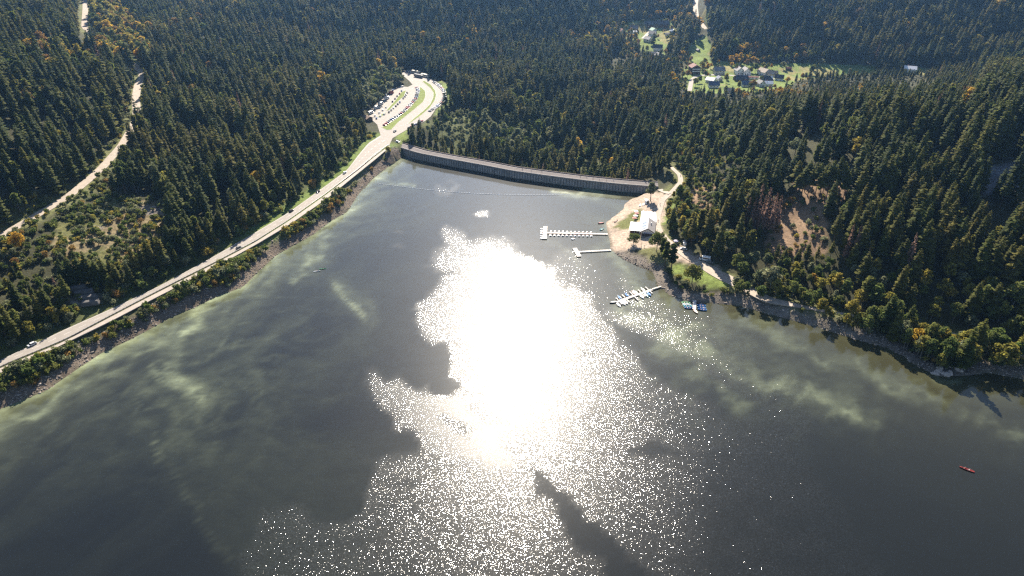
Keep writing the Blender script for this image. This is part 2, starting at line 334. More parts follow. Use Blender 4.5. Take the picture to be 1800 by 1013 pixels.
jx, jy = gpx + nzx * 14 * 550 / gdep, gpy + nzy * 8 * 550 / gdep
n1 = fbm(gx / 9, gy / 9, 21); n2 = fbm(gx / 40, gy / 40, 22)
C = np.empty((gx.size, 3)); C[:] = (.040, .040, .020)
C *= (.6 + .8 * n1)[:, None]
def paint(mask, col, var=.5, soft=None):
    a = (mask.astype(float) if soft is None else soft)[:, None]
    c = np.array(col)[None] * (1 - var + 2 * var * n1[:, None])
    C[:] = C * (1 - a) + c * a
inrange = gdep < 2500
side = gx < -150
d_up = seg_dist(gx, gy, upw)
paint(None, (.062, .070, .026), .55, (1 - sstep(12, 20, d_main + nzx * 14))); paint(None, (.10, .135, .034), .35, (1 - sstep(6, 11, d_main + nzx * 8)) * sstep(380, 470, gpx))
paint(None, (.12, .125, .05), .35, (1 - sstep(6, 13, seg_dist(gx, gy, frw) + nzx * 10)) * .9)
paint(None, (.11, .115, .045), .35, (1 - sstep(5, 9, seg_dist(gx, gy, paw) + nzx * 8)) * .8)
paint(anyp(jx, jy, M_MEADOW) & inrange, (.125, .165, .042), .35); paint(anyp(jx, jy, M_MEADOW) & inrange & (n2 > .60), (.18, .165, .065), .35)
paint(inpoly(jx, jy, [(740, 215), (830, 195), (1000, 230), (1060, 290), (1000, 310), (780, 270)]), (.075, .085, .032), .5)
paint(anyp(jx, jy, M_GRASS), (.13, .165, .042), .3)
paint(anyp(jx, jy, M_CLEAR), (.17, .135, .075), .55)
paint(anyp(jx, jy, M_CLEAR) & (n2 > .52), (.095, .095, .035), .5)
paint(anyp(jx, jy, [[(1344, 366), (1396, 340), (1450, 356), (1456, 400), (1450, 446), (1398, 456), (1348, 440)], [(1203, 335), (1252, 325), (1258, 395), (1225, 392)], [(1392, 308), (1498, 318), (1492, 356), (1398, 347)]]), (.20, .135, .085), .5)
d_l = seg_dist(gx, gy, LAKE_L); d_r = seg_dist(gx, gy, LAKE_R)
paint(None, (.125, .10, .078), .55, (1 - sstep(6, 11, d_l + nzx * 8)) * (sdl > -25))
paint(None, (.14, .12, .10), .45, (1 - sstep(5.5, 9, d_r + nzx * 6)) * (sdl > -25))
paint(anyp(jx, jy, M_ROCK), (.17, .155, .135), .5); paint(anyp(jx, jy, M_SCREE), (.14, .15, .17), .4)
paint(anyp(gpx + nzx * 5, gpy + nzy * 3, M_BEACH), (.34, .27, .21), .3); paint(inpoly(gpx + nzx * 8, gpy + nzy * 5, [(1120, 440), (1150, 432), (1178, 448), (1196, 470), (1150, 464)]), (.11, .11, .045), .5); paint(inpoly(gpx + nzx * 8, gpy + nzy * 5, [(1078, 398), (1108, 374), (1124, 366), (1130, 384), (1104, 402), (1090, 404)]), (.12, .125, .045), .5)
paint((sdl < -.3), (.09, .085, .055), .3)
m_ground = bpy.data.materials.new('ground'); m_ground.use_nodes = True; t = m_ground.node_tree; N, L = t.nodes, t.links
b = N['Principled BSDF']; b.inputs['Roughness'].default_value = .95; b.inputs['Specular IOR Level'].default_value = .1
at = N.new('ShaderNodeAttribute'); at.attribute_name = 'cover'
tc = N.new('ShaderNodeTexCoord'); no = N.new('ShaderNodeTexNoise'); no.inputs['Scale'].default_value = .55; no.inputs['Detail'].default_value = 6; no.inputs['Roughness'].default_value = .75
L.new(tc.outputs['Object'], no.inputs['Vector'])
mr = N.new('ShaderNodeMapRange'); mr.inputs['From Min'].default_value = .3; mr.inputs['From Max'].default_value = .7; mr.inputs['To Min'].default_value = .45; mr.inputs['To Max'].default_value = 1.5; L.new(no.outputs['Fac'], mr.inputs['Value'])
mx = N.new('ShaderNodeMix'); mx.data_type = 'RGBA'; mx.blend_type = 'MULTIPLY'; mx.inputs[0].default_value = 1
L.new(at.outputs['Color'], mx.inputs[6]); L.new(mr.outputs[0], mx.inputs[7]); L.new(mx.outputs[2], b.inputs['Base Color'])
bp = N.new('ShaderNodeBump'); bp.inputs['Strength'].default_value = .7; bp.inputs['Distance'].default_value = .6; L.new(no.outputs['Fac'], bp.inputs['Height']); L.new(bp.outputs[0], b.inputs['Normal'])
me = gridmesh('ground', GX, GY, HG, None, {'cover': C}); me.materials.append(m_ground)
tag(add('ground', me), 'wooded slopes, banks and meadows around the reservoir', kind='structure')

WAVE_A, WAVE_C = 1.1, .05
# ------------------------------------------------------------------ water: waves by wind patches, drifting algae
WX = axis(-430, 430, 2.2, -720, 720, 1.3); WY = axis(135, 650, 2.2, -720, 690, 1.3)
wx, wy = np.meshgrid(WX, WY); wx, wy = wx.ravel(), wy.ravel()
wsd = lake_sd(wx, wy); wpx, wpy, wdep = proj(wx, wy, 0 * wx)
vis = wy > 120
def warp(px, py, amp, s, seed):
    return px + (fbm(px / s, py / s, seed, 4) - .5) * amp, py + (fbm(px / s, py / s, seed + 9, 4) - .5) * amp * .7
qx, qy = warp(wpx, wpy, 46, 26, 31)
def soft_poly(px, py, poly, wd):
    d = seg_dist(px, py, poly, True); s = np.where(inpoly(px, py, poly), -d, d); return 1 - sstep(-wd, wd, s)
RUF = [(772, 408), (800, 412), (830, 425), (890, 432), (960, 470), (1000, 440), (1060, 465), (1125, 520), (1180, 540), (1260, 560), (1330, 610), (1420, 680), (1450, 730), (1400, 780), (1450, 850), (1560, 1013), (1600, 1200), (330, 1200), (420, 1013),
       (470, 890), (520, 880), (560, 920), (640, 900), (650, 815), (735, 800), (742, 775), (700, 745), (650, 700), (648, 672), (662, 650), (700, 672), (745, 690), (795, 700), (806, 680), (803, 645), (780, 605), (735, 575), (725, 540), (765, 512), (800, 475), (765, 466), (755, 455), (785, 440)]
CALM = [([(922, 822), (955, 832), (1000, 862), (1032, 915), (1090, 955), (1170, 1020), (1180, 1060), (1110, 1060), (1070, 1010), (1005, 945), (985, 905), (945, 868)], 7, .97), ([(778, 733), (800, 732), (822, 746), (816, 766), (790, 758)], 5, .8),
        ([(1068, 552), (1110, 575), (1165, 608), (1255, 655), (1330, 720), (1300, 735), (1230, 700), (1190, 692), (1135, 655), (1098, 612)], 9, .9), ([(948, 566), (972, 566), (972, 574), (952, 576)], 3, .6), ([(1012, 606), (1040, 611), (1044, 619), (1020, 616)], 3, .7),
        ([(1100, 786), (1150, 780), (1200, 792), (1150, 805), (1105, 800)], 8, .75), ([(690, 842), (740, 836), (742, 850), (700, 858)], 6, .5)]
ruf = soft_poly(qx, qy, RUF, 6 + 9 * sstep(.35, .65, fbm(wpx / 60, wpy / 60, 39))); ruf = ruf * (1 + .9 * soft_poly(qx, qy, [(652, 655), (800, 700), (870, 760), (900, 830), (740, 790), (656, 715)], 10))
ruf *= 1 - .45 * sstep(1180, 1340, wpx + .12 * (wpy - 700)) - .25 * sstep(.45, .7, fbm(wpx / 70, wpy / 34, 77))
ruf *= 1 - .30 * soft_poly(qx, qy, [(1000, 440), (1125, 520), (1400, 700), (1300, 560), (1060, 440)], 12)
CALM += [([(908, 418), (1000, 415), (1075, 470), (1112, 540), (1068, 560), (1015, 516), (962, 472)], 9, .78)]
for poly, wd, k in CALM: ruf *= 1 - k * soft_poly(qx, qy, poly, wd)
for c, r0, k in (((846, 374), 13, .9), ((782, 328), 14, .35), ((800, 328), 10, .35), ((690, 412), 10, .3), ((700, 436), 8, .3)):
    ruf = np.maximum(ruf, k * (1 - sstep(.4, 1, np.hypot((qx - c[0]) / 1.6, (qy - c[1]) * 1.3) / r0)) * 1.0)
far_out = ~((wpy > 240) & (wpy < 1150) & (wpx > -200) & (wpx < 2000) & vis)
ruf = np.where(far_out, .5, ruf)
# slow swell-free ripple lanes
rip = fbm(wpx / 90, wpy / 40, 55)
alg = np.zeros(wx.size)
sx_, sy_ = warp(wpx, wpy, 64, 52, 61)
dl = seg_dist(wx, wy, LAKE_L); drr = seg_dist(wx, wy, LAKE_R)
def lanes(ang, along, across, seed):
    """drawn-out filaments lying along a compass direction (slightly meandering)"""
    ca, sa = math.cos(ang), math.sin(ang); mx_, my_ = (fbm(wx / 60, wy / 60, seed + 3, 3) - .5) * 46, (fbm(wx / 60, wy / 60, seed + 4, 3) - .5) * 46
    u, v = (wx + mx_) * ca + (wy + my_) * sa, -(wx + mx_) * sa + (wy + my_) * ca
    n = fbm(u / along, v / across, seed, 5); return np.clip(1 - np.abs(n - .5) * 6, 0, 1) ** 1.2 * .42 * sstep(.35, .65, fbm(wx / 34, wy / 34, seed + 20, 3)) + sstep(.42, .80, fbm(u / along / 1.5, v / across / 2, seed + 7, 5)) * .8
aL = math.atan2(shl[14][1] - shl[4][1], shl[14][0] - shl[4][0]); q0, q1 = P(1100, 545), P(1530, 735); aR = math.atan2(q1[1] - q0[1], q1[0] - q0[0])
iso = sstep(.32, .68, fbm(sx_ / 20, sy_ / 13, 66, 5)); filL, filR = lanes(aL, 52, 8, 63), lanes(aR, 60, 7, 64); fil = np.where(wpx < 760, filL, filR)
wp_x, wp_y = wx / 34 + 1.7 * fbm(wx / 40, wy / 40, 101, 4), wy / 34 + 1.7 * fbm(wx / 40, wy / 40, 102, 4)
curl = np.clip(1 - np.abs(2 * fbm(wp_x, wp_y, 103, 4) - 1), 0, 1) ** 9; curl2 = np.clip(1 - np.abs(2 * fbm(wp_x * 1.9 + 5, wp_y * 1.9, 104, 4) - 1), 0, 1) ** 12
veil = np.exp(-((wpx - 330) / 240) ** 2 - ((wpy - 640) / 150) ** 2)
alg += (curl * .07 + curl2 * .11) * veil + (curl * .10 + curl2 * .16) * np.exp(-dl / 24) + curl2 * .09 * np.exp(-((wpx - 1250) / 220) ** 2 - ((wpy - 640) / 110) ** 2)
alg += np.exp(-(dl / 5.5) ** 1.3) * .85 * (.4 + .6 * fil) * sstep(760, 640, wpx) + np.exp(-dl / 20) * filL * .34 + np.exp(-dl / 75) * filL * .05
def stroke(pts, wd, k, s0=.36, s1=.62, base=.22):
    global alg
    d = seg_dist(sx_, sy_, pts); alg = alg + k * (np.exp(-(d / wd) ** 2) * .7 + .3 * np.exp(-d / (wd * 1.6))) * (base * .8 + (1 - base * .8) * (.35 * fil + .8 * iso))
stroke([(480, 455), (430, 488), (385, 520), (340, 560), (318, 592), (292, 632), (300, 668), (340, 695)], 13, .75)
stroke([(480, 455), (400, 520), (340, 575), (250, 620), (150, 690), (60, 730), (0, 745)], 7, .5)
stroke([(588, 500), (606, 508), (622, 528), (630, 552)], 6, .62, base=.7); stroke([(612, 506), (650, 520), (660, 560)], 15, .14, base=.7)
stroke([(578, 408), (572, 440), (555, 470), (520, 500)], 6, .5)
stroke([(262, 750), (275, 800), (320, 850), (350, 890), (400, 985)], 3.5, .06, base=.9)
stroke([(265, 640), (272, 660), (278, 672)], 2.2, .35, base=.9); stroke([(268, 770), (277, 790), (272, 812)], 2.5, .22, base=.8)
alg += .10 * sstep(.45, .8, fbm(sx_ / 40, sy_ / 22, 68, 6)) * np.exp(-((wpx - 300) / 230) ** 2 - ((wpy - 680) / 120) ** 2)
stroke([(1100, 545), (1170, 575), (1240, 620), (1320, 662), (1420, 700), (1530, 735)], 15, .42)
stroke([(1165, 600), (1240, 680), (1310, 715)], 12, .28); stroke([(1300, 560), (1400, 620), (1500, 650), (1600, 690), (1700, 720), (1800, 765)], 14, .26)
stroke([(1625, 655), (1650, 670), (1690, 674)], 4, .35, base=.8)
stroke([(968, 335), (1010, 341), (1060, 348), (1092, 353)], 4, .72, base=.6); stroke([(985, 344), (1015, 352), (1050, 354)], 7, .42, base=.5)
stroke([(1050, 440), (1085, 455), (1110, 490), (1120, 530)], 8, .42); stroke([(960, 425), (1000, 450), (1030, 470)], 5, .22); stroke([(1070, 430), (1060, 400)], 6, .3)
stroke([(655, 320), (680, 324), (720, 328)], 4, .5, base=.5); stroke([(1160, 520), (1200, 560), (1260, 590)], 20, .26)
alg += np.exp(-drr / 22) * filR * .16 + np.exp(-((wpx - 430) / 190) ** 2 - ((wpy - 600) / 120) ** 2) * filL * .05
alg += .035 * sstep(-40, 40, (wpx - 330) - (wpy - 850) * .55) * sstep(740, 800, wpy) * sstep(900, 500, wpx)
# algae cover scaled down and capped
alg = np.clip(alg * np.where(far_out, 0, 1) * .52, 0, .6)
turb = np.exp(-np.minimum(dl, drr) / 30) * .55 + np.exp(-drr / 70) * .4
me = gridmesh('water', WX, WY, np.zeros(len(WX) * len(WY)), (wsd < 5) & ((seg_dist(wx, wy, damw) > 6) | (wsd < 3)), {'ruffle': ruf, 'algae': alg, 'turb': np.clip(turb, 0, 1), 'lane': rip})
m_water = bpy.data.materials.new('lake_water'); m_water.use_nodes = True; t = m_water.node_tree; N, L = t.nodes, t.links
b = N['Principled BSDF']; b.inputs['IOR'].default_value = 1.333; b.inputs['Specular IOR Level'].default_value = .5
geo = N.new('ShaderNodeNewGeometry')
def attr(n):
    a = N.new('ShaderNodeAttribute'); a.attribute_name = n; return a.outputs['Fac']
def math_(op, a, b_=None, c=None):
    m = N.new('ShaderNodeMath'); m.operation = op
    for i, v in enumerate((a, b_, c)):
        if v is None: continue
        if isinstance(v, (int, float)): m.inputs[i].default_value = v
        else: L.new(v, m.inputs[i])
    return m.outputs[0]
def vmath(op, a, b_=None, scale=None):
    m = N.new('ShaderNodeVectorMath'); m.operation = op
    for i, v in enumerate((a, b_)):
        if v is None: continue
        if isinstance(v, tuple): m.inputs[i].default_value = v
        else: L.new(v, m.inputs[i])
    if scale is not None:
        if isinstance(scale, (int, float)): m.inputs['Scale'].default_value = scale
        else: L.new(scale, m.inputs['Scale'])
    return m.outputs[0]
def noise(scale, detail, rough, vec=None, stretch=None):
    n = N.new('ShaderNodeTexNoise'); n.inputs['Scale'].default_value = scale; n.inputs['Detail'].default_value = detail; n.inputs['Roughness'].default_value = rough
    v = geo.outputs['Position']
    if stretch: v = vmath('MULTIPLY', v, stretch)
    L.new(v, n.inputs['Vector']); return n
ru = attr('ruffle'); al = attr('algae'); tu = attr('turb'); la = attr('lane')
s1 = vmath('SUBTRACT', noise(2.0, 1.5, .5).outputs['Color'], (.5, .5, .5))
s2 = vmath('SUBTRACT', noise(.17, 2.0, .5, stretch=(.6, 1, 1)).outputs['Color'], (.5, .5, .5))
brk = noise(.35, 4, .7).outputs['Fac']
ru2 = math_('MULTIPLY', ru, math_('MULTIPLY_ADD', brk, 1.2, .4)); ru2 = math_('MINIMUM', ru2, 1.9)
amp1 = math_('MULTIPLY_ADD', ru2, WAVE_A, WAVE_C); amp1 = math_('MULTIPLY', amp1, math_('MULTIPLY_ADD', la, .5, .75))
gust = math_('MULTIPLY_ADD', math_('MAXIMUM', math_('SUBTRACT', noise(1.1, 2.0, .5).outputs['Fac'], .5), 0.0), 7.5, .70); amp1 = math_('MULTIPLY', amp1, gust)
slope = vmath('ADD', vmath('SCALE', s1, None, amp1), vmath('SCALE', s2, None, math_('MULTIPLY_ADD', ru2, .05, .035)))
nv = vmath('NORMALIZE', vmath('ADD', vmath('MULTIPLY', slope, (1, 1, 0)), (0, 0, 1)))
L.new(nv, b.inputs['Normal'])
fine = noise(.12, 6, .7, stretch=(1, 1.6, 1)).outputs['Fac']
al2 = math_('MULTIPLY', al, math_('MULTIPLY_ADD', fine, 1.8, .05))
def mixc(f, a, c):
    m = N.new('ShaderNodeMix'); m.data_type = 'RGBA'
    L.new(f, m.inputs[0])
    for i, v in ((6, a), (7, c)):
        if isinstance(v, tuple): m.inputs[i].default_value = (*v, 1)
        else: L.new(v, m.inputs[i])
    return m.outputs[2]
c = mixc(tu, (.006, .0075, .008), (.034, .032, .015)); c = mixc(math_('MINIMUM', al2, 1.0), c, (.34, .39, .235)); L.new(c, b.inputs['Base Color'])
L.new(math_('MULTIPLY_ADD', al2, .25, .075), b.inputs['Roughness'])
b2 = N.new('ShaderNodeBsdfPrincipled'); b2.inputs['IOR'].default_value = 1.333; b2.inputs['Roughness'].default_value = .335
L.new(c, b2.inputs['Base Color']); ms = N.new('ShaderNodeMixShader'); L.new(math_('MULTIPLY_ADD', ru2, .18, .075), ms.inputs[0])
L.new(b.outputs[0], ms.inputs[1]); L.new(b2.outputs[0], ms.inputs[2]); L.new(ms.outputs[0], N['Material Output'].inputs['Surface'])
me.materials.append(m_water)
tag(add('water', me), 'dark reservoir water with sun glitter and pale green algae', kind='structure')

# ------------------------------------------------------------------ roads, car park
m_asph = mat('asphalt', (.23, .205, .18), .8, .25, (.25, .16)); m_path = mat('cycle_path', (.29, .25, .215), .8, .25, (.3, .15))
m_gravel = mat('gravel', (.30, .25, .20), .8, .3, (.35, .22)); m_line = mat('road_paint', (.50, .48, .45), .7)
m_grass = mat('mown_grass', (.135, .165, .04), .9, .1, (.22, .4)); m_kerb = mat('kerb_stone', (.42, .40, .37), .8)
m_steel = mat('galvanised_steel', (.38, .38, .38), .45, .5, metal=.6); m_conc = mat('concrete', (.34, .32, .29), .85, .25, (.35, .28)); m_conc_d = mat('stained_concrete', (.16, .155, .145), .85, .3, (.22, .5))
def strip(name, A, B, dz=0.0, za=ROAD_Z, mats=(), thick=.5):
    a = [(p[0], p[1], (p[2] if len(p) > 2 else za) + dz) for p in A]; c = [(p[0], p[1], (p[2] if len(p) > 2 else za) + dz) for p in B]
    mb = MB()
    mb.loft([[a[i], c[i], (c[i][0], c[i][1], c[i][2] - thick), (a[i][0], a[i][1], a[i][2] - thick)] for i in range(len(a))])
    me = mb.mesh(name, mats); bm = bmesh.new(); bm.from_mesh(me); bmesh.ops.recalc_face_normals(bm, faces=bm.faces); bm.to_mesh(me); bm.free(); return me
def off(c, d):
    c = np.asarray(c, float); tg = np.gradient(c[:, :2], axis=0); tg /= np.linalg.norm(tg, axis=1)[:, None] + 1e-9
    o = c.copy(); o[:, 0] += -tg[:, 1] * d; o[:, 1] += tg[:, 0] * d; return o
lerp = lambda a, c, t_: a * (1 - t_) + c * t_
tag(add('road', strip('road', upw, lerp(gdw, upw, .07), 0, mats=(m_asph,))), 'pale asphalt lakeside road running along the left shore', kind='structure')
tag(add('path', strip('path', lerp(gdw, low, .18), low, 0, mats=(m_path,))), 'narrow cycle path between guard rail and shore bushes', kind='structure')
mline = MB()
for f, wd in ((.05, .02), (.46, .018), (.88, .02)):
    for i in range(0, 119, 1):
        if f == .46 and i % 2: continue
        a0, a1 = lerp(upw[i], gdw[i], f), lerp(upw[i + 1], gdw[i + 1], f); b0, b1 = lerp(upw[i], gdw[i], f + wd), lerp(upw[i + 1], gdw[i + 1], f + wd)
        mline.quad([(*a0, ROAD_Z + .006), (*a1, ROAD_Z + .006), (*b1, ROAD_Z + .006), (*b0, ROAD_Z + .006)])
tag(add('road_markings', mline.mesh('road_markings', (m_line,))), 'white edge and centre lines painted on the lakeside road', kind='structure')
# guard rail: beam + posts
gr = empty('guard_rail', (gdw[40][0], gdw[40][1], ROAD_Z)); tag(gr, 'long steel guard rail on timber posts between lakeside road and cycle path', 'guard rail')
gm = lerp(gdw, low, .06)[:116]; o0 = np.array([gdw[40][0], gdw[40][1], ROAD_Z])
mb = MB(); ga, gb = off(gm, .08), off(gm, -.08)
mb.loft([[(*ga[i], ROAD_Z + .45), (*gb[i], ROAD_Z + .45), (*gb[i], ROAD_Z + .8), (*ga[i], ROAD_Z + .8)] for i in range(len(gm))])
mb.v = [tuple(np.array(p) - o0) for p in mb.v]
add('rail', mb.mesh('rail', (m_steel,)), gr)
mb = MB()
for p in resample(gm, 210): mb.box(p[0] - .1 - o0[0], p[0] + .1 - o0[0], p[1] - .1 - o0[1], p[1] + .1 - o0[1], -.2, .85)
tag(add('post', mb.mesh('post', (mat('post_wood', (.10, .08, .06)),)), gr), kind='stuff')
def poly_mesh(name, pts, z, mats, thick=.5):
    bm = bmesh.new(); vs = [bm.verts.new((p[0], p[1], z)) for p in pts]; f = bm.faces.new(vs)
    r = bmesh.ops.extrude_face_region(bm, geom=[f]); vv = [v for v in r['geom'] if isinstance(v, bmesh.types.BMVert)]
    bmesh.ops.translate(bm, verts=vv, vec=(0, 0, -thick)); bmesh.ops.triangulate(bm, faces=bm.faces[:]); bmesh.ops.recalc_face_normals(bm, faces=bm.faces)
    me = bpy.data.meshes.new(name); bm.to_mesh(me); bm.free()
    for m in mats: me.materials.append(m)
    return me
tag(add('pavement', poly_mesh('pavement', lotw, ROAD_Z - .012, (m_asph,))), 'pale asphalt of the car park and road junction', kind='structure')
for k, isl in enumerate(ISL):
    pw = [P(*p, ROAD_Z) for p in isl]
    o = add('lawn', poly_mesh('lawn', pw, ROAD_Z + .12, (m_grass,))); tag(o, ['broad grass island inside the car park bend', 'thin curved grass strip beside the outer parking bay', 'grass strip between two rows of parked cars', 'small grass patch at the near end of the car park'][k], kind='structure')
    kb = MB(); n = len(pw); c0 = np.mean(pw, axis=0)
    for i in range(n):
        a, c_ = np.array(pw[i]), np.array(pw[(i + 1) % n]); u = (c_ - a) / (np.linalg.norm(c_ - a) + 1e-9); nrm = np.array([u[1], -u[0]])
        if np.dot(nrm, (a + c_) / 2 - c0) < 0: nrm = -nrm
        kb.loft([[(*a, ROAD_Z - .2), (*(a + nrm * .3), ROAD_Z - .2), (*(a + nrm * .3), ROAD_Z + .13), (*a, ROAD_Z + .13)], [(*c_, ROAD_Z - .2), (*(c_ + nrm * .3), ROAD_Z - .2), (*(c_ + nrm * .3), ROAD_Z + .13), (*c_, ROAD_Z + .13)]])
    add('kerb', kb.mesh('kerb', (m_kerb,)), o)
tag(add('forest_road', strip('forest_road', off(frw, 3.3), off(frw, -3.3), .06, mats=(m_gravel,))), 'pale gravel forest road climbing the left hillside', kind='structure')
wid = np.interp(np.arange(len(paw)), [0, 40, 60, 72, 82, 95, 103, 170], [1.7, 2.2, 2.2, 3.4, 4.8, 3.6, 1.5, 1.2])[:, None]
pa3 = paw.copy(); l_, r_ = off(paw, 1), off(paw, -1)
LA = paw + (l_ - paw) * wid; RB = paw + (r_ - paw) * wid
tag(add('shore_path', strip('shore_path', LA, RB, .06, mats=(m_gravel,))), 'sandy path past the boathouse and along the right shore', kind='structure')
tag(add('gully_road', strip('gully_road', off(guw, 4), off(guw, -4), .06, mats=(m_gravel,))), 'pale track climbing the wooded gully behind the village', kind='structure')
tag(add('village_road', strip('village_road', off(vlw, 2.6), off(vlw, -2.6), .06, mats=(m_asph,))), 'lane between the village houses', kind='structure')
tag(add('upper_lane', strip('upper_lane', off(ulw, 2.6), off(ulw, -2.6), .06, mats=(m_gravel,))), 'pale lane among the upper houses', kind='structure')
# straight link from the dam crest to the shore path, and the apron at the dam's road end
vw = np.array([P(*p) + (p[2],) for p in VR]); vw = smooth(vw, 12)
tag(add('path_link', strip('path_link', off(vw, 2.4), off(vw, -2.4), .05, mats=(m_gravel,))), 'short gravel link from the dam to the shore path', kind='structure')

# ------------------------------------------------------------------ dam
DZ = 5.9
fw = smooth([P(694, 268)] + list(damw[1:-1]) + [P(1136, 340.5), P(1156, 341.5)], 90, 3)
m_conc_w = mat('weathered_dam_face', (.29, .265, .245), .85, .25, (.16, .5)); m_edge = mat('pale_kerb', (.34, .32, .30), .95, .1); m_par = mat('weathered_parapet', (.27, .25, .23), .9, .2, (.6, .35)); m_walk = mat('crest_walkway', (.20, .165, .15), .85, .2, (.3, .2))
dam = empty('dam', (fw[45][0], fw[45][1], 0)); tag(dam, 'curved grey concrete dam with a walkway along its crest', 'dam')
O = np.array([fw[45][0], fw[45][1], 0.0])
def dl_(d): return off(fw, d)
sgn = 1 if off(fw, 1)[45][1] > fw[45][1] else -1
def rings(prof, idx=None):
    cur = [off(fw, sgn * p[0]) for p in prof]
    return [[(c[i][0] - O[0], c[i][1] - O[1], p[1]) for c, p in zip(cur, prof)] for i in (range(len(fw)) if idx is None else idx)]
def fixn(me):
    bm = bmesh.new(); bm.from_mesh(me); bmesh.ops.recalc_face_normals(bm, faces=bm.faces); bm.to_mesh(me); bm.free(); return me
add('wall', fixn(MB().loft(rings([(0, -14), (.15, DZ - .5), (9.8, DZ - .5), (11, -2), (27, -28), (27, -40), (0, -40)])).mesh('wall', (m_conc_w,))), dam)
add('crest_slab', fixn(MB().loft(rings([(-.45, DZ - .498), (-.45, DZ), (10.2, DZ), (10.2, DZ - .498)])).mesh('crest_slab', (m_walk,))), dam)
add('water_stain_band', fixn(MB().loft(rings([(-.12, -.6), (-.12, 1.1), (.3, 1.1), (.3, -.6)])).mesh('water_stain_band', (mat('wet_ledge', (.24, .22, .19), .6, .4, (.4, .3)),))), dam)
for d0, d1, nm in ((-.4, .0, 'parapet'), (9.75, 10.15, 'parapet')):
    add(nm, fixn(MB().loft(rings([(d0, DZ + .003), (d0, DZ + .75), (d1, DZ + .75), (d1, DZ + .003)])).mesh(nm, (m_par if d0 < 3 else m_walk,))), dam)
for d0, d1 in ((1.9, 2.3), (7.7, 8.1)):
    add('kerb', fixn(MB().loft(rings([(d0, DZ + .003), (d0, DZ + .15), (d1, DZ + .15), (d1, DZ + .003)])).mesh('kerb', (m_edge,))), dam)
add('roadway', fixn(MB().loft(rings([(2.31, DZ + .004), (2.31, DZ + .05), (7.69, DZ + .05), (7.69, DZ + .004)])).mesh('roadway', (mat('crest_asphalt', (.13, .115, .11), .92, .1, (.3, .2)),))), dam)
rb = MB(); fr_ = resample(fw, 105)
tgr = np.gradient(fr_, axis=0); tgr /= np.linalg.norm(tgr, axis=1)[:, None]
for i in range(4, 101):
    p, u = fr_[i], tgr[i]; nrm = np.array([-u[1], u[0]]) * sgn
    def q(a, d, z): v = p + u * a + nrm * d; return (v[0] - O[0], v[1] - O[1], z)
    rb.loft([[q(-.16, -.28, -.8), q(.16, -.28, -.8), q(.16, .2, -.8), q(-.16, .2, -.8)], [q(-.16, -.28, DZ - .5), q(.16, -.28, DZ - .5), q(.16, .2, DZ - .5), q(-.16, .2, DZ - .5)]])
tag(add('wall_rib', fixn(rb.mesh('wall_rib', (mat('dark_joint', (.12, .11, .10), .9),))), dam), kind='stuff')

# ------------------------------------------------------------------ tree kit
m_bark = mat('spruce_bark', (.085, .065, .05), .9, .1); m_bark_l = mat('grey_bark', (.16, .145, .125), .9, .1)
m_spr = leafmat('spruce_needles', (.074, .094, .022), (.158, .156, .034), .64, (.110, .128, .029))
m_spr_d = leafmat('dark_spruce_needles', (.050, .070, .021), (.102, .116, .029), .58, (.070, .090, .024)); m_spr_y = leafmat('olive_spruce_needles', (.105, .115, .030), (.19, .17, .045), .66, (.145, .145, .038))
m_spr_l = leafmat('young_spruce_needles', (.045, .075, .020), (.075, .095, .028), .28)
m_dead = leafmat('dead_spruce_twigs', (.19, .105, .070), (.27, .165, .120), .3)
m_grn = leafmat('green_leaves', (.09, .125, .03), (.16, .165, .045), .52, (.12, .145, .042))
m_yel = leafmat('yellowing_leaves', (.19, .185, .040), (.28, .22, .045), .52, (.23, .205, .042))
m_org = leafmat('orange_leaves', (.40, .24, .035), (.46, .32, .055), .52)
m_sil = leafmat('grey_green_leaves', (.14, .16, .08), (.21, .215, .12), .5)
m_brn = leafmat('rusty_leaves', (.24, .14, .045), (.28, .19, .06), .45)

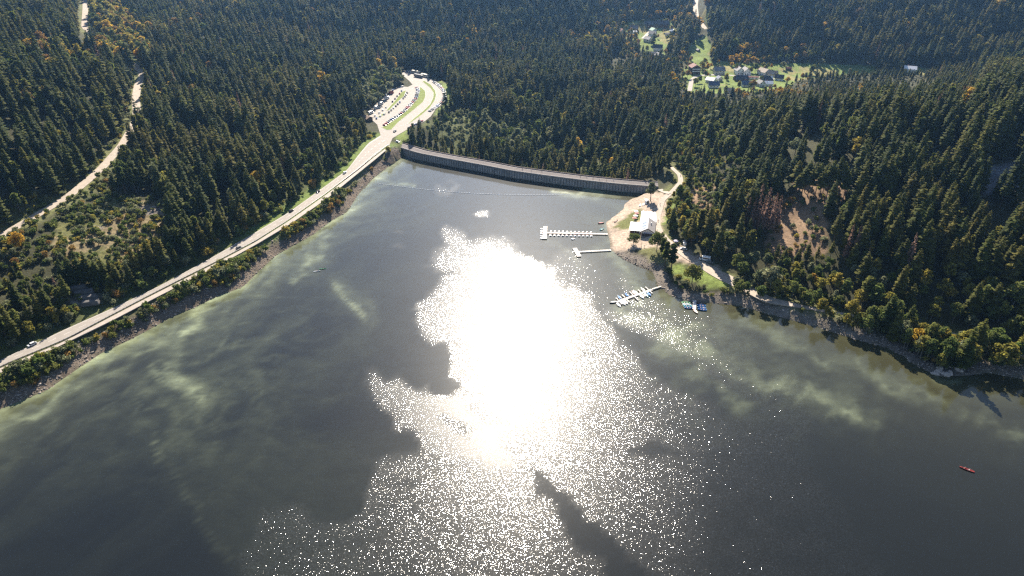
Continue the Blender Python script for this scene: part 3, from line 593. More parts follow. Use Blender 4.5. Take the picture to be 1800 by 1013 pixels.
def spruce_parts(seed, Ht=27.0, Rr=3.9, bare=.12, dens=1.0, ragged=.25):
    r = random.Random(seed); V, F = [], []
    z = Ht * .985; top = Ht; bot = Ht * bare
    def tri(a, b, c): n = len(V); V.extend((a, b, c)); F.append((n, n + 1, n + 2))
    tri((.0, .0, top), (.28, 0, top - 1.6), (-.2, .2, top - 1.6)); tri((0, 0, top), (0, .28, top - 1.6), (-.1, -.26, top - 1.6))
    az0 = 0
    while z > bot:
        f = (top - z) / (top - bot); rad = Rr * 1.30 * min(1, (f ** .58) * 1.02) * (1 - .25 * max(0, f - .8) / .2) + .25
        nb = int(5 + 4.2 * min(1, f * 2)) ; az0 += r.uniform(.3, 1.2)
        for k in range(nb):
            if r.random() < .10 + .25 * f * ragged: continue
            az = az0 + k * 6.2832 / nb + r.uniform(-.25, .25); L = rad * r.uniform(1 - ragged, 1 + ragged * .7)
            ca, sa = math.cos(az), math.sin(az); zz = z + r.uniform(-.25, .25); dr = L * r.uniform(.18, .42)
            mx_, mz = L * .55, zz - dr * .45; tip = (ca * L, sa * L, zz - dr + L * .05)
            w_ = L * r.uniform(.24, .34) + .16
            ml = (ca * mx_ - sa * w_, sa * mx_ + ca * w_, mz - .12 * L); mr_ = (ca * mx_ + sa * w_, sa * mx_ - ca * w_, mz - .12 * L)
            md = (ca * mx_, sa * mx_, mz + .1)
            root = (ca * .1, sa * .1, zz + .1)
            n = len(V); V.extend((root, ml, md, mr_, tip, (ca * L * .86 - sa * w_ * .8, sa * L * .86 + ca * w_ * .8, zz - dr * .95), (ca * L * .86 + sa * w_ * .8, sa * L * .86 - ca * w_ * .8, zz - dr * .95),
                             (ca * L * .62, sa * L * .62, zz - dr - L * .10 - .1)))
            F.extend(((n, n + 1, n + 2), (n, n + 2, n + 3), (n + 1, n + 5, n + 2), (n + 2, n + 6, n + 3), (n + 2, n + 5, n + 4), (n + 2, n + 4, n + 6), (n + 2, n + 7, n + 4)))
        z -= r.uniform(.95, 1.5) * (.7 + .5 * f) / dens * Ht / 27
    me = bpy.data.meshes.new('spruce_crown'); me.from_pydata(V, [], F); me.update()
    tk = MB().tube((0, 0, -1.5), (0, 0, Ht * .97), .30 * Ht / 27, .04, 6).mesh('spruce_trunk')
    return me, tk
def dead_parts(seed, Ht=24.0):
    r = random.Random(seed); mb = MB(); z = Ht * .95
    while z > Ht * .18:
        f = 1 - z / Ht; L0 = .4 + 2.9 * f ** .8
        for k in range(6):
            az = r.uniform(0, 6.28); L = L0 * r.uniform(.5, 1.15); ca, sa = math.cos(az), math.sin(az)
            a, c = Vector((0, 0, z)), Vector((ca * L, sa * L, z - L * .3))
            mb.quad([a, a.lerp(c, .6) + Vector((-sa * .18 * L, ca * .18 * L, -.1)), c, a.lerp(c, .55) + Vector((sa * .18 * L, -ca * .18 * L, -.15))])
            mb.quad([a.lerp(c, .35), c, a.lerp(c, .6) - Vector((0, 0, .3 * L + .2))])
        z -= r.uniform(.6, 1.0)
    return mb.mesh('dead_crown'), MB().tube((0, 0, -1.5), (0, 0, Ht), .27, .04, 6).mesh('dead_trunk')
def leaf_cloud(r, lobes, n, s0, s1):
    V, F = [], []
    tot = sum(l[3] ** 2 for l in lobes)
    for (lx, ly, lz, lr) in lobes:
        for _ in range(int(n * lr * lr / tot)):
            u = Vector((r.gauss(0, 1), r.gauss(0, 1), r.gauss(0, 1) + .25)).normalized()
            rad = lr * (r.random() ** .22) * r.uniform(.85, 1.12)
            c = Vector((lx, ly, lz)) + Vector((u.x, u.y, u.z * .82)) * rad
            nn = (u + Vector((r.gauss(0, .55), r.gauss(0, .55), r.gauss(0, .55)))).normalized()
            a = nn.cross(Vector((r.gauss(0, 1), r.gauss(0, 1), r.gauss(0, 1)))).normalized(); bb = nn.cross(a); s = r.uniform(s0, s1)
            k = len(V); V.extend((c + a * s, c + bb * s * r.uniform(.6, 1), c - a * s * r.uniform(.6, 1.1) - nn * .15 * s, c - bb * s * r.uniform(.6, 1)))
            F.append((k, k + 1, k + 2, k + 3))
    me = bpy.data.meshes.new('leaf_crown'); me.from_pydata([tuple(v) for v in V], [], F); me.update(); return me
def broad_parts(seed, Ht=16.0, Rr=5.2, n=620, slim=1.0):
    r = random.Random(seed); lobes = []; base = Ht * .30; tk = MB()
    tk.tube((0, 0, -1.2), (0, 0, Ht * .55), .34 * Ht / 16, .16, 6)
    k = r.randint(8, 12)
    for i in range(k):
        f = (i + .5) / k; z = base + (Ht - base) * (.18 + .68 * f); rr = Rr * slim * math.sin(math.pi * min(.95, .2 + .72 * f)) * r.uniform(.35, .8)
        az = i * 2.4 + r.uniform(-.5, .5); lr = Rr * r.uniform(.36, .54) * (1.05 - .35 * f)
        c = (math.cos(az) * rr, math.sin(az) * rr, z); lobes.append((*c, lr))
        if i < 6: tk.tube((0, 0, Ht * (.28 + .04 * i)), (c[0] * .8, c[1] * .8, c[2]), .13 * Ht / 16, .04, 4)
    lobes.append((r.uniform(-.5, .5), r.uniform(-.5, .5), Ht - Rr * .45, Rr * .42)); lobes.append((0, 0, Ht * .58, Rr * .5))
    return leaf_cloud(r, lobes, int(n * 1.15), .46 * (Ht + 4) / 20, .95 * (Ht + 4) / 20), tk.mesh('broad_trunk')
def shrub_parts(seed, Ht=3.6, Rr=2.6, n=230):
    r = random.Random(seed); lobes = [(r.uniform(-.5, .5) * Rr, r.uniform(-.5, .5) * Rr, Ht * r.uniform(.3, .7), Rr * r.uniform(.38, .6)) for _ in range(5)]
    st = MB()
    for l in lobes[:4]: st.tube((0, 0, -.6), (l[0] * .7, l[1] * .7, l[2]), .09, .03, 4)
    return leaf_cloud(r, lobes, n, .26, .55), st.mesh('shrub_stem')
K_SPR = [spruce_parts(1), spruce_parts(2, 29, 3.6, .14), spruce_parts(3, 25, 4.3, .10), spruce_parts(4, 28, 3.4, .34, .95, .35), spruce_parts(5, 27, 4.0, .18, .9, .4), spruce_parts(6, 24, 3.7, .08)]
K_PIN = [broad_parts(61, 24, 3.6, 640, .75), broad_parts(62, 22, 3.9, 640, .8)]
K_YNG = [spruce_parts(11, 10, 2.3, .03, .8), spruce_parts(12, 9, 2.1, .03, .8)]
K_BARE = [spruce_parts(7, 25, 3.8, .46, .95, .35), spruce_parts(8, 27, 3.4, .52, .95, .4)]
K_DEAD = [dead_parts(21), dead_parts(22, 26)]
K_BRD = [broad_parts(31), broad_parts(32, 15, 5.6), broad_parts(33, 18, 4.6, 640, .8), broad_parts(34, 13, 5.2), broad_parts(35, 17, 5.0)]
K_SHR = [shrub_parts(41), shrub_parts(42, 4.4, 2.3), shrub_parts(43, 2.6, 2.9), shrub_parts(44, 3.8, 3.0)]

# ------------------------------------------------------------------ where trees stand
def cand(step, x0, x1, y0, y1, jit=.42):
    xs, ys = np.meshgrid(np.arange(x0, x1, step), np.arange(y0, y1, step)); xs = xs.astype(float); xs[1::2] += step / 2
    xs, ys = xs.ravel(), ys.ravel().astype(float)
    xs = xs + rng.uniform(-jit, jit, xs.size) * step; ys = ys + rng.uniform(-jit, jit, ys.size) * step
    z = H(xs, ys); px, py, dp = proj(xs, ys, z)
    k = (px > -110) & (px < 1910) & (py > -75) & (py < 1010) & (dp > 20)
    return xs[k], ys[k], z[k], px[k], py[k], dp[k]
def blocked(x, y, z, px, py, tall=True):
    dm = np.minimum(np.minimum(seg_dist(x, y, upw), seg_dist(x, y, low)), seg_dist(x, y, gdw))
    between = inpoly(x, y, list(map(tuple, upw)) + list(map(tuple, low[::-1])))
    b = between | (lake_sd(x, y) < (4 if tall else 4.5)) | (seg_dist(x, y, lotw, True) < 4.5) | inpoly(x, y, lotw) | (seg_dist(x, y, frw) < (7 if tall else 4)) | (seg_dist(x, y, paw) < (5 if tall else 3.4))
    b |= (seg_dist(x, y, guw) < 7) | (seg_dist(x, y, vlw) < 5) | (seg_dist(x, y, ulw) < 5) | (seg_dist(x, y, vw) < 5)
    dd = seg_dist(x, y, fw); b |= (dd < (17 if tall else 13))
    b |= anyp(px, py, M_BEACH) | anyp(px, py, M_MEADOW) | anyp(px, py, M_GRASS) | anyp(px, py, M_SCREE)
    if tall:
        b |= anyp(px, py, M_NOTREE) | anyp(px, py, M_CLEAR) | anyp(px, py, M_ROCK) | anyp(px, py, M_OPEN)
        ll = seg_dist(x, y, LAKE_L); b |= (dm < 5.5 + 6 * (fbm(x / 15, y / 15, 8) - .3)) | ((ll < 26))
    else: b |= dm < 2.6
    return b
BZ = [([(450, 420), (640, 235), (660, 215), (640, 205), (520, 300), (430, 390)], .62, 'g'), ([(0, 400), (110, 400), (120, 500), (60, 640), (0, 650)], .55, 'g'), ([(90, 470), (420, 440), (300, 520), (120, 610), (60, 640)], .45, 'g'),
      ([(740, 225), (800, 195), (960, 240), (1000, 300), (780, 260)], .90, 's'), ([(890, 170), (960, 180), (1000, 240), (900, 240)], .7, 'y'), ([(1000, 265), (1060, 260), (1160, 310), (1000, 310)], .6, 'y'), ([(1170, 235), (1290, 235), (1300, 330), (1200, 330), (1180, 290)], .85, 'g'),
      ([(1150, 320), (1260, 330), (1265, 430), (1180, 420)], .75, 'g'), ([(1230, 400), (1300, 400), (1330, 520), (1290, 500), (1240, 440)], .5, 'y'), ([(1290, 470), (1500, 470), (1640, 500), (1800, 520), (1900, 560), (1900, 700), (1640, 645), (1290, 540)], .86, 'y'),
      ([(150, 0), (215, 5), (262, 95), (255, 140), (190, 120), (160, 70)], .93, 'o'), ([(40, 85), (160, 85), (190, 130), (120, 150), (40, 130)], .70, 'o'), ([(1040, 0), (1260, 0), (1260, 45), (1060, 60)], .5, 'o'), ([(1000, 55), (1130, 50), (1140, 110), (1010, 100)], .42, 'o'),
      ([(1180, 100), (1420, 90), (1420, 175), (1190, 175)], .85, 'o'), ([(1360, 0), (1530, 0), (1500, 60), (1380, 60)], .22, 'o'), ([(635, 145), (712, 135), (715, 165), (660, 195), (640, 200)], .92, 's'), ([(700, 20), (840, 20), (830, 110), (700, 110)], .2, 'o'), ([(250, 20), (470, 20), (400, 80), (260, 90)], .16, 'o'),
      ([(1440, 440), (1800, 420), (1900, 560), (1450, 480)], .2, 'y'), ([(240, 300), (310, 290), (310, 350), (260, 350)], .45, 'y')]
def inst_rows():
    rows = []
    x, y, z, px, py, dp = cand(6.9, -900, 900, 200, 1420)
    k = ~blocked(x, y, z, px, py); x, y, z, px, py, dp = [a[k] for a in (x, y, z, px, py, dp)]
    pb = np.full(x.size, .075); tone = np.full(x.size, 'g', dtype='<U1')
    tn = fbm(x / 50, y / 50, 70); tone[tn > .54] = 'o'
    jpx, jpy = px + (fbm(x / 25, y / 25, 71) - .5) * 40, py + (fbm(x / 25, y / 25, 72) - .5) * 20
    for poly, p_, t_ in BZ:
        m = inpoly(jpx, jpy, poly); pb[m] = np.maximum(pb[m], p_); tone[m] = t_
    isb = rng.random(x.size) < pb
    # a sparser floor under the steep right bank and in thinned stands; broadleaf crowns need more room
    thin = fbm(x / 34, y / 34, 73); keep = rng.random(x.size) < np.where(isb, np.where(pb > .8, .88, np.where(pb > .3, .66, .85)), np.where(thin > .55, .34, .93))
    hs = .50 + .84 * fbm(x / 38, y / 38, 74) + rng.uniform(-.2, .2, x.size)
    hs = np.where(isb & (tone == 'o'), hs * 1.2, hs)
    # forest edges and the strip above the lakeside road grow lower trees
    de = seg_dist(x, y, upw); hs *= np.where(x < 0, .74 + .26 * sstep(10, 40, de), 1)
    hs *= np.where(anyp(px, py, [[(1190, 110), (1420, 95), (1420, 170), (1190, 170)], [(1080, 20), (1200, 20), (1200, 110), (1090, 100)]]), .62, 1)
    low_ = inpoly(px, py, [(0, 400), (110, 400), (330, 440), (420, 440), (300, 520), (60, 640), (0, 650)]); hs *= np.where(low_, .48 + .34 * (de < 30), 1)
    hs *= np.where(inpoly(px, py, [(700, 205), (830, 195), (840, 300), (700, 290)]), .6, 1); hs *= np.where(anyp(px, py, M_LOWT), .45, 1)
    hid = anyp(px, py, [[(1190, 164), (1400, 146), (1430, 133), (1545, 127), (1720, 116), (1720, 196), (1190, 222)], [(1072, 98), (1212, 98), (1212, 160), (1072, 152)]]); hs *= np.where(hid, .55, 1); hs *= np.where(inpoly(px, py, [(1385, 128), (1650, 120), (1650, 186), (1385, 192)]), .7, 1)
    hs *= np.where(seg_dist(x, y, paw) < 40, .82, 1) * np.where((dp < 640) & (seg_dist(x, y, fw) < 60), .8, 1)
    for i in np.nonzero(keep)[0]:
        rows.append((x[i], y[i], z[i], px[i], py[i], dp[i], 'b' if isb[i] else 's', hs[i], tone[i]))
    x, y, z, px, py, dp = cand(4.4, 60, 480, 190, 470)
    lr = seg_dist(x, y, LAKE_R); k = (px > 1292) & (lr > 5.5) & (lr < 20) & (lake_sd(x, y) > 4) & (seg_dist(x, y, paw) > 2.6) & (rng.random(x.size) < .62)
    for i in np.nonzero(k)[0]: rows.append((x[i], y[i], z[i], px[i], py[i], dp[i], 'b', rng.uniform(.5, 1.05), 'y'))
    x, y, z, px, py, dp = cand(4.5, -330, -120, 200, 560)
    de = seg_dist(x, y, upw); k = (de > 7) & (de < 19) & (seg_dist(x, y, low) > de) & (px < 470) & (rng.random(x.size) < .62) & ~anyp(px, py, M_ROCK) & (lake_sd(x, y) > 15)
    for i in np.nonzero(k)[0]: rows.append((x[i], y[i], z[i], px[i], py[i], dp[i], 'b' if rng.random() < .5 else 's', rng.uniform(.38, .66) + .012 * (de[i] - 7), 'g'))
    x, y, z, px, py, dp = cand(4.6, 100, 240, 300, 420)
    k = inpoly(px, py, [(1345, 460), (1462, 458), (1492, 508), (1345, 508)]) & (seg_dist(x, y, paw) > 3) & (rng.random(x.size) < .7)
    for i in np.nonzero(k)[0]: rows.append((x[i], y[i], z[i], px[i], py[i], dp[i], 'b', rng.uniform(.34, .5) + .004 * (py[i] - 460), 'y'))
    x, y, z, px, py, dp = cand(4.6, 60, 260, 330, 560)
    k = anyp(px, py, [[(1170, 348), (1206, 335), (1215, 395), (1262, 400), (1292, 446), (1238, 436), (1196, 424), (1170, 400)]]) & (seg_dist(x, y, paw) > 5.5) & ~anyp(px, py, M_CLEAR) & (rng.random(x.size) < .7)
    for i in np.nonzero(k)[0]: rows.append((x[i], y[i], z[i], px[i], py[i], dp[i], 'b', rng.uniform(.42, .8), 'g'))
    return rows
ROWS = inst_rows()
def tone_mat(t_):
    u = random.random()
    if t_ == 'g': return m_grn if u < .66 else (m_yel if u < .84 else m_sil)
    if t_ == 'y': return m_grn if u < .52 else (m_yel if u < .80 else m_org if u < .82 else m_sil)
    if t_ == 'o': return m_yel if u < .40 else (m_org if u < .62 else m_brn if u < .78 else m_grn)
    return m_sil if u < .7 else m_grn
# shrubs: bank between cycle path and stones, clearings, verges
def shrub_rows():
    out = []
    x, y, z, px, py, dp = cand(2.3, -520, 520, 190, 760)
    k = ~blocked(x, y, z, px, py, False); x, y, z, px, py, dp = [a[k] for a in (x, y, z, px, py, dp)]
    ll, lr, dm = seg_dist(x, y, LAKE_L), seg_dist(x, y, LAKE_R), np.minimum(seg_dist(x, y, low), seg_dist(x, y, upw)); cl = fbm(x / 13, y / 13, 81); df, dpa = seg_dist(x, y, frw), seg_dist(x, y, paw)
    p = np.zeros(x.size)
    p = np.where((ll < 34) & (seg_dist(x, y, low) < seg_dist(x, y, upw)) & (ll > 4) & (cl > .24), .92 * sstep(3.5, 7.5, ll), p)
    p = np.maximum(p, np.where(anyp(px, py, M_CLEAR), np.where(cl > .5, .48, .22) * np.where(anyp(px, py, M_RIGHT), .28, 1), 0))
    p = np.maximum(p, np.where(anyp(px, py, M_OPEN) & (seg_dist(x, y, frw) > 5), np.where(anyp(px, py, M_RIGHT), .07, .30), 0)); p = np.where(anyp(px, py, M_ROCK + M_SCREE), .05, p)
    p = np.maximum(p, np.where((df < 15) & (df > 4.5), .25, 0)); p = np.maximum(p, np.where((lr < 26) & (lr > 6) & (px > 1290), .42, 0))
    p = np.maximum(p, np.where(inpoly(px, py, [(0, 420), (110, 430), (420, 450), (300, 530), (60, 645), (0, 650)]) & (dm > 13), .20, 0))
    p = np.maximum(p, np.where((seg_dist(x, y, upw) < 22) & (seg_dist(x, y, upw) > 5) & (seg_dist(x, y, upw) < seg_dist(x, y, low)), .30, 0))
    p = np.maximum(p, np.where(inpoly(px, py, [(1170, 235), (1290, 235), (1270, 400), (1200, 400)]), .3, 0))
    p = np.maximum(p, np.where(inpoly(px, py, [(1100, 378), (1126, 370), (1132, 382), (1098, 396)]), .5, 0))
    p = np.maximum(p, np.where(inpoly(px, py, [(1120, 460), (1195, 478), (1290, 508), (1280, 530), (1160, 500)]) & (lr > 5), .24, 0))
    p *= np.where((lr < 12) & (px < 1290), .4, 1)
    hit = rng.random(x.size) < p
    for i in np.nonzero(hit)[0]:
        u = rng.random(); big = 1.0 if ll[i] > 34 else rng.uniform(.75, 1.2) + .5 * float(sstep(6, 12, ll[i]))
        out.append((x[i], y[i], z[i], px[i], py[i], dp[i], u, big * rng.uniform(.6, 1.15), 'clear' if anyp(px[i:i + 1], py[i:i + 1], M_CLEAR)[0] else ('shore' if ll[i] < 34 and x[i] < 0 else 'other')))
    return out
SROWS = shrub_rows()
def in_frame(r): return 6 < r[3] < 1794 and 4 < r[4] < 1008
def visible(r, hgt):
    """top of the tree in sight of the camera over the ground (coarse)"""
    tz = r[2] + hgt; n = 24
    f = np.linspace(.25, .985, n); return bool(np.all(H(r[0] * f, r[1] * f) < CAM_H + (tz - CAM_H) * f + .5))
# ---- individuals: the 300 that show largest of each kind; the rest of the wood as stuff
spr = sorted([r for r in ROWS if r[6] == 's'], key=lambda r: r[5] / r[7]); brd = sorted([r for r in ROWS if r[6] == 'b'], key=lambda r: r[5] / r[7])
def split(rows, n, hgt):
    ind, rest = [], []
    for r in rows:
        if len(ind) < n and in_frame(r) and visible(r, hgt * r[7]): ind.append(r)
        else: rest.append(r)
    return ind, rest
spr_i, spr_r = split(spr, 262, 27); brd_i, brd_r = split(brd, 185, 16); SROWS.sort(key=lambda r: r[5] / r[7]); shr_i, shr_r = split(SROWS, 300, 3)
def tree(name, kit, m, r, sc_, label, cat, group=None, mt=None, rz=None):
    e = empty(name, (r[0], r[1], r[2] - .2), random.uniform(0, 6.28) if rz is None else rz, (sc_[0], sc_[0], sc_[1])); tag(e, label, cat, group)
    add('crown', kit[0], e, mat=m); add('trunk' if cat != 'shrub' else 'stem', kit[1], e, mat=mt or m_bark)
    return e
def spr_zone(r):
    px, py = r[3], r[4]
    tall = 'tall' if r[7] > .98 else ('short' if r[7] < .72 else 'medium-sized')
    if px > 1130:
        if py > 505: w_ = 'close behind the yellow trees of the right shore'
        elif 1320 < px < 1520: w_ = 'around the brown clearing on the right slope'
        elif px < 1320: w_ = 'between the boathouse lawn and the right clearing'
        elif px > 1680: w_ = 'below the dark scree at the right edge'
        else: w_ = 'on the slope between the right clearing and the scree'
        return (f'{tall} dark green spruce {w_}', f'{tall} spruces {w_}')
    if px > 690: return ('dark green spruce in the wooded valley below the dam', 'spruces in the valley below the dam')
    fx = np.interp(py, [0, 130, 215, 300, 416, 700], [150, 250, 238, 175, 0, -300])
    if px < fx: return (f'{tall} dark green spruce on the hillside left of the gravel forest road', f'{tall} spruces left of the forest road')
    w_ = 'below the left clearing beside the lakeside road' if px < 300 else 'between the left clearing and the car park'
    return (f'{tall} dark green spruce {w_}', f'{tall} spruces {w_}')
for r in spr_i:
    kit = random.choice(K_SPR); s = r[7]; v_ = float(fbm(r[0] / 55, r[1] / 55, 75)) + random.uniform(-.1, .1)
    m_, tn_ = (m_spr_d, 'blackish green') if v_ < .42 else ((m_spr_y, 'olive green') if v_ > .58 else (m_spr, 'dark green'))
    lb, g = [q.replace('dark green', tn_).replace(' spruces', f' {tn_} spruces') for q in spr_zone(r)]
    tree('spruce_tree', kit, m_, r, (s * random.uniform(.9, 1.12), s), lb, 'tree', g)
TW = {'GREEN': 'green', m_grn.name: 'green', m_yel.name: 'yellowing', m_org.name: 'orange', m_sil.name: 'grey green', m_brn.name: 'rusty brown'}
def brd_zone(r):
    px, py = r[3], r[4]
    if px > 1290 and py > 440: return 'by the right shore path', 'along the right shore'
    if px > 1130: return 'on the bank right of the dam', 'right of the dam'
    if px > 690: return 'in the valley below the dam', 'below the dam'
    if px < 130 and py > 390: return 'in the scrubby wood above the lakeside road', 'above the lakeside road'
    return 'among the spruces on the left hillside', 'on the left hillside'
for r in brd_i:
    m = tone_mat(r[8]); a, g = brd_zone(r); s = r[7] * random.uniform(.75, 1.08)
    tree('broadleaf_tree', random.choice(K_BRD), m, r, (s * random.uniform(.9, 1.15), s), f'{TW[m.name]} broadleaf tree with rounded crown {a}', 'tree', f'{TW[m.name]} broadleaf trees {g}', m_bark_l)
def shr_mat(u): return m_grn if u < .58 else (m_yel if u < .72 else (m_sil if u < .96 else m_brn))
for r in shr_i:
    m = shr_mat(r[6]); z_ = {'shore': ('on the stony bank below the cycle path', 'bushes on the left bank'), 'clear': ('in the open clearing among cut slopes', 'bushes in the clearings'), 'other': ('at the edge of the wood', 'bushes at the wood edges')}[r[8]]
    tree('bush', random.choice(K_SHR), m, r, (r[7], r[7] * random.uniform(.85, 1.3)), f'{TW[m.name]} leafy bush {z_[0]}', 'bush', f'{TW[m.name]} {z_[1]}', m_bark_l)

# ---- the far-off rest as geometry-node masses
def scatter(name, rows, kits_mats, label):
    """rows: (x, y, z, rot, sx, sz, index)"""
    src = bpy.data.collections.new(name + '_kinds')
    for i, parts in enumerate(kits_mats):
        V, F, MI, mats = [], [], [], []
        for me, m in parts:
            o = len(V); V += [tuple(v.co) for v in me.vertices]; F += [tuple(o + j for j in p.vertices) for p in me.polygons]
            if m not in mats: mats.append(m)
            MI += [mats.index(m)] * len(me.polygons)
        me2 = bpy.data.meshes.new(f'{name}_{i:03d}'); me2.from_pydata(V, [], F)
        for m in mats: me2.materials.append(m)
        me2.polygons.foreach_set('material_index', MI); me2.update()
        ob = bpy.data.objects.new(f'{name}_kind_{i:03d}', me2); src.objects.link(ob)
    a = np.array(rows, float); me = bpy.data.meshes.new(name); me.vertices.add(len(a)); me.vertices.foreach_set('co', a[:, :3].astype(np.float32).ravel())
    for nm, k in (('rz', 3), ('sx', 4), ('sz', 5)):
        at = me.attributes.new(nm, 'FLOAT', 'POINT'); at.data.foreach_set('value', a[:, k].astype(np.float32))
    at = me.attributes.new('kind', 'INT', 'POINT'); at.data.foreach_set('value', a[:, 6].astype(np.int32))
    ob = add(name, me); tag(ob, label, kind='stuff')
    ng = bpy.data.node_groups.new(name, 'GeometryNodeTree'); ng.interface.new_socket('Geometry', in_out='INPUT', socket_type='NodeSocketGeometry'); ng.interface.new_socket('Geometry', in_out='OUTPUT', socket_type='NodeSocketGeometry')
    N, L = ng.nodes, ng.links; gi, go = N.new('NodeGroupInput'), N.new('NodeGroupOutput')
    ci = N.new('GeometryNodeCollectionInfo'); ci.inputs['Collection'].default_value = src; ci.inputs['Separate Children'].default_value = True; ci.inputs['Reset Children'].default_value = True
    ip = N.new('GeometryNodeInstanceOnPoints'); ip.inputs['Pick Instance'].default_value = True
    def na(nm, tp):
        n = N.new('GeometryNodeInputNamedAttribute'); n.data_type = tp; n.inputs['Name'].default_value = nm; return n.outputs[0]
    cr = N.new('ShaderNodeCombineXYZ'); L.new(na('rz', 'FLOAT'), cr.inputs[2]); cs = N.new('ShaderNodeCombineXYZ'); q = na('sx', 'FLOAT'); L.new(q, cs.inputs[0]); L.new(q, cs.inputs[1]); L.new(na('sz', 'FLOAT'), cs.inputs[2])
    L.new(gi.outputs[0], ip.inputs['Points']); L.new(ci.outputs[0], ip.inputs['Instance']); L.new(na('kind', 'INT'), ip.inputs['Instance Index']); L.new(cr.outputs[0], ip.inputs['Rotation']); L.new(cs.outputs[0], ip.inputs['Scale'])
    L.new(ip.outputs[0], go.inputs[0]); md = ob.modifiers.new('scatter', 'NODES'); md.node_group = ng
    return ob
rr = random.Random(5)
KS = K_SPR + K_PIN; nk = len(KS); rows = []
for r in spr_r:
    v_ = float(fbm(r[0] / 55, r[1] / 55, 75)) + rr.uniform(-.1, .1); k_ = rr.randrange(len(K_SPR)) if rr.random() < .86 else len(K_SPR) + rr.randrange(2)
    rows.append((r[0], r[1], r[2] - .2, rr.uniform(0, 6.28), r[7] * rr.uniform(.86, 1.2), r[7], k_ + nk * (0 if v_ < .42 else (2 if v_ > .58 else 1))))
# a few standing dead among them
rows = [q if rr.random() > .012 else q[:6] + (3 * nk + rr.randrange(2),) for q in rows]
scatter('spruce_forest', rows, [((k[0], m_), (k[1], m_bark)) for m_ in (m_spr_d, m_spr, m_spr_y) for k in KS] + [((k[0], m_dead), (k[1], m_bark)) for k in K_DEAD], 'dense dark spruce forest covering the hills round the reservoir')
BM = [m_grn, m_yel, m_org, m_sil, m_brn]
rows = []
for r in brd_r:
    m = tone_mat(r[8]); s = r[7] * rr.uniform(.75, 1.08); rows.append((r[0], r[1], r[2] - .2, rr.uniform(0, 6.28), s * rr.uniform(.9, 1.15), s, BM.index(m) * 3 + rr.randrange(3)))
scatter('broadleaf_woods', rows, [((K_BRD[(j + 2 * i) % 5][0], m), (K_BRD[(j + 2 * i) % 5][1], m_bark_l)) for i, m in enumerate(BM) for j in range(3)], 'autumn coloured broadleaf trees scattered through the spruce forest')
SM = [m_grn, m_yel, m_sil, m_brn]
rows = [(r[0], r[1], r[2] - .1, rr.uniform(0, 6.28), r[7], r[7] * rr.uniform(.85, 1.3), SM.index(shr_mat(r[6])) * 2 + rr.randrange(2)) for r in shr_r]
scatter('undergrowth', rows, [((K_SHR[(i + j) % 4][0], m), (K_SHR[(i + j) % 4][1], m_bark_l)) for i, m in enumerate(SM) for j in range(2)], 'mixed low bushes on banks, verges and clearings')
print('TREES', len(spr), len(brd), len(SROWS))

# ------------------------------------------------------------------ single trees one can point to
def solo(name, kit, m, px, py, hx, hz, label, cat='tree', group=None, mt=None):
    g = G(px, py); return tree(name, kit, m, g, (hx, hz), label, cat, group, mt)
for px, py, s in ((1306, 396, .9), (1313, 388, 1.0), (1320, 400, .95), (1329, 392, 1.08), (1336, 403, 1.0), (1343, 396, 1.1), (1350, 404, 1.02), (1356, 396, .98), (1326, 408, .95), (1362, 405, .95), (1340, 411, 1.0), (1352, 413, .95), (1332, 414, .9), (1318, 410, .95), (1310, 404, .9)):
    solo('dead_spruce', random.choice(K_DEAD), m_dead, px, py, s * 1.1, s, 'reddish brown dead spruce in the stand beside the right clearing', 'tree', 'dead spruces beside the right clearing')
for px, py, s, lb in ((1484, 462, 1.0, 'bare brown dead spruce right of the clearing, left one of a pair'), (1496, 466, 1.0, 'bare brown dead spruce right of the clearing, right one of a pair'), (1588, 486, 1.1, 'tall grey-brown dead spruce standing alone among green ones above the right shore'), (1516, 486, .7, 'short brown dead spruce just above the yellow trees of the right shore')):
    solo('dead_spruce', K_DEAD[1], m_dead, px, py, s * 1.05, s, lb)
for i in range(16):
    solo('spruce_tree', random.choice(K_BARE), m_spr, 1394 + i * 6.6 + random.uniform(-2, 2), 343 + random.uniform(-6, 10) + i * .5, random.uniform(.85, 1.1), random.uniform(.72, 1.0), 'spruce with a tall bare trunk at the upper edge of the right clearing', 'tree', 'bare-trunked spruces above the right clearing')
for i in range(9):
    solo('spruce_tree', random.choice(K_BARE), m_spr, 312 + i * 17 + random.uniform(-5, 5), 352 + random.uniform(-8, 8) - i * 3, random.uniform(.85, 1.1), random.uniform(.8, 1.05), 'spruce with a bare lower trunk at the edge of the left clearing', 'tree', 'bare-trunked spruces by the left clearing')
K_RND = broad_parts(51, 12, 5.6, 760); K_TALL = broad_parts(52, 19, 4.4, 760, .8)
solo('broadleaf_tree', K_TALL, m_sil, 1143, 354, .95, .80, 'pale grey-green tree with open crown at the dam end of the beach', mt=m_bark_l)
solo('broadleaf_tree', K_RND, m_grn, 1113, 431, .85, .70, 'small bright green tree left of the boathouse front', mt=m_bark_l)
solo('broadleaf_tree', K_RND, m_grn, 1154, 444, 1.15, 1.15, 'large yellow-green tree right of the boathouse front', mt=m_bark_l)
for px, py, s, lb in ((1168, 470, .74, 'dark pine closest to the boathouse on the rocky point'), (1179, 480, .82, 'tallest dark pine on the rocky point by the boathouse'), (1163, 458, .60, 'small dark pine behind the yellow-green boathouse tree')):
    solo('pine_tree', K_PIN[0], m_spr_d, px, py, s * 1.25, s, lb)
solo('broadleaf_tree', K_RND, m_grn, 1216, 499, 1.1, 1.05, 'lone round dark green tree on the lawn above the moored boats', mt=m_bark_l)
solo('broadleaf_tree', K_RND, m_org, 38, 442, .85, 1.0, 'bright orange-red tree below the forest road at the left edge', mt=m_bark_l)
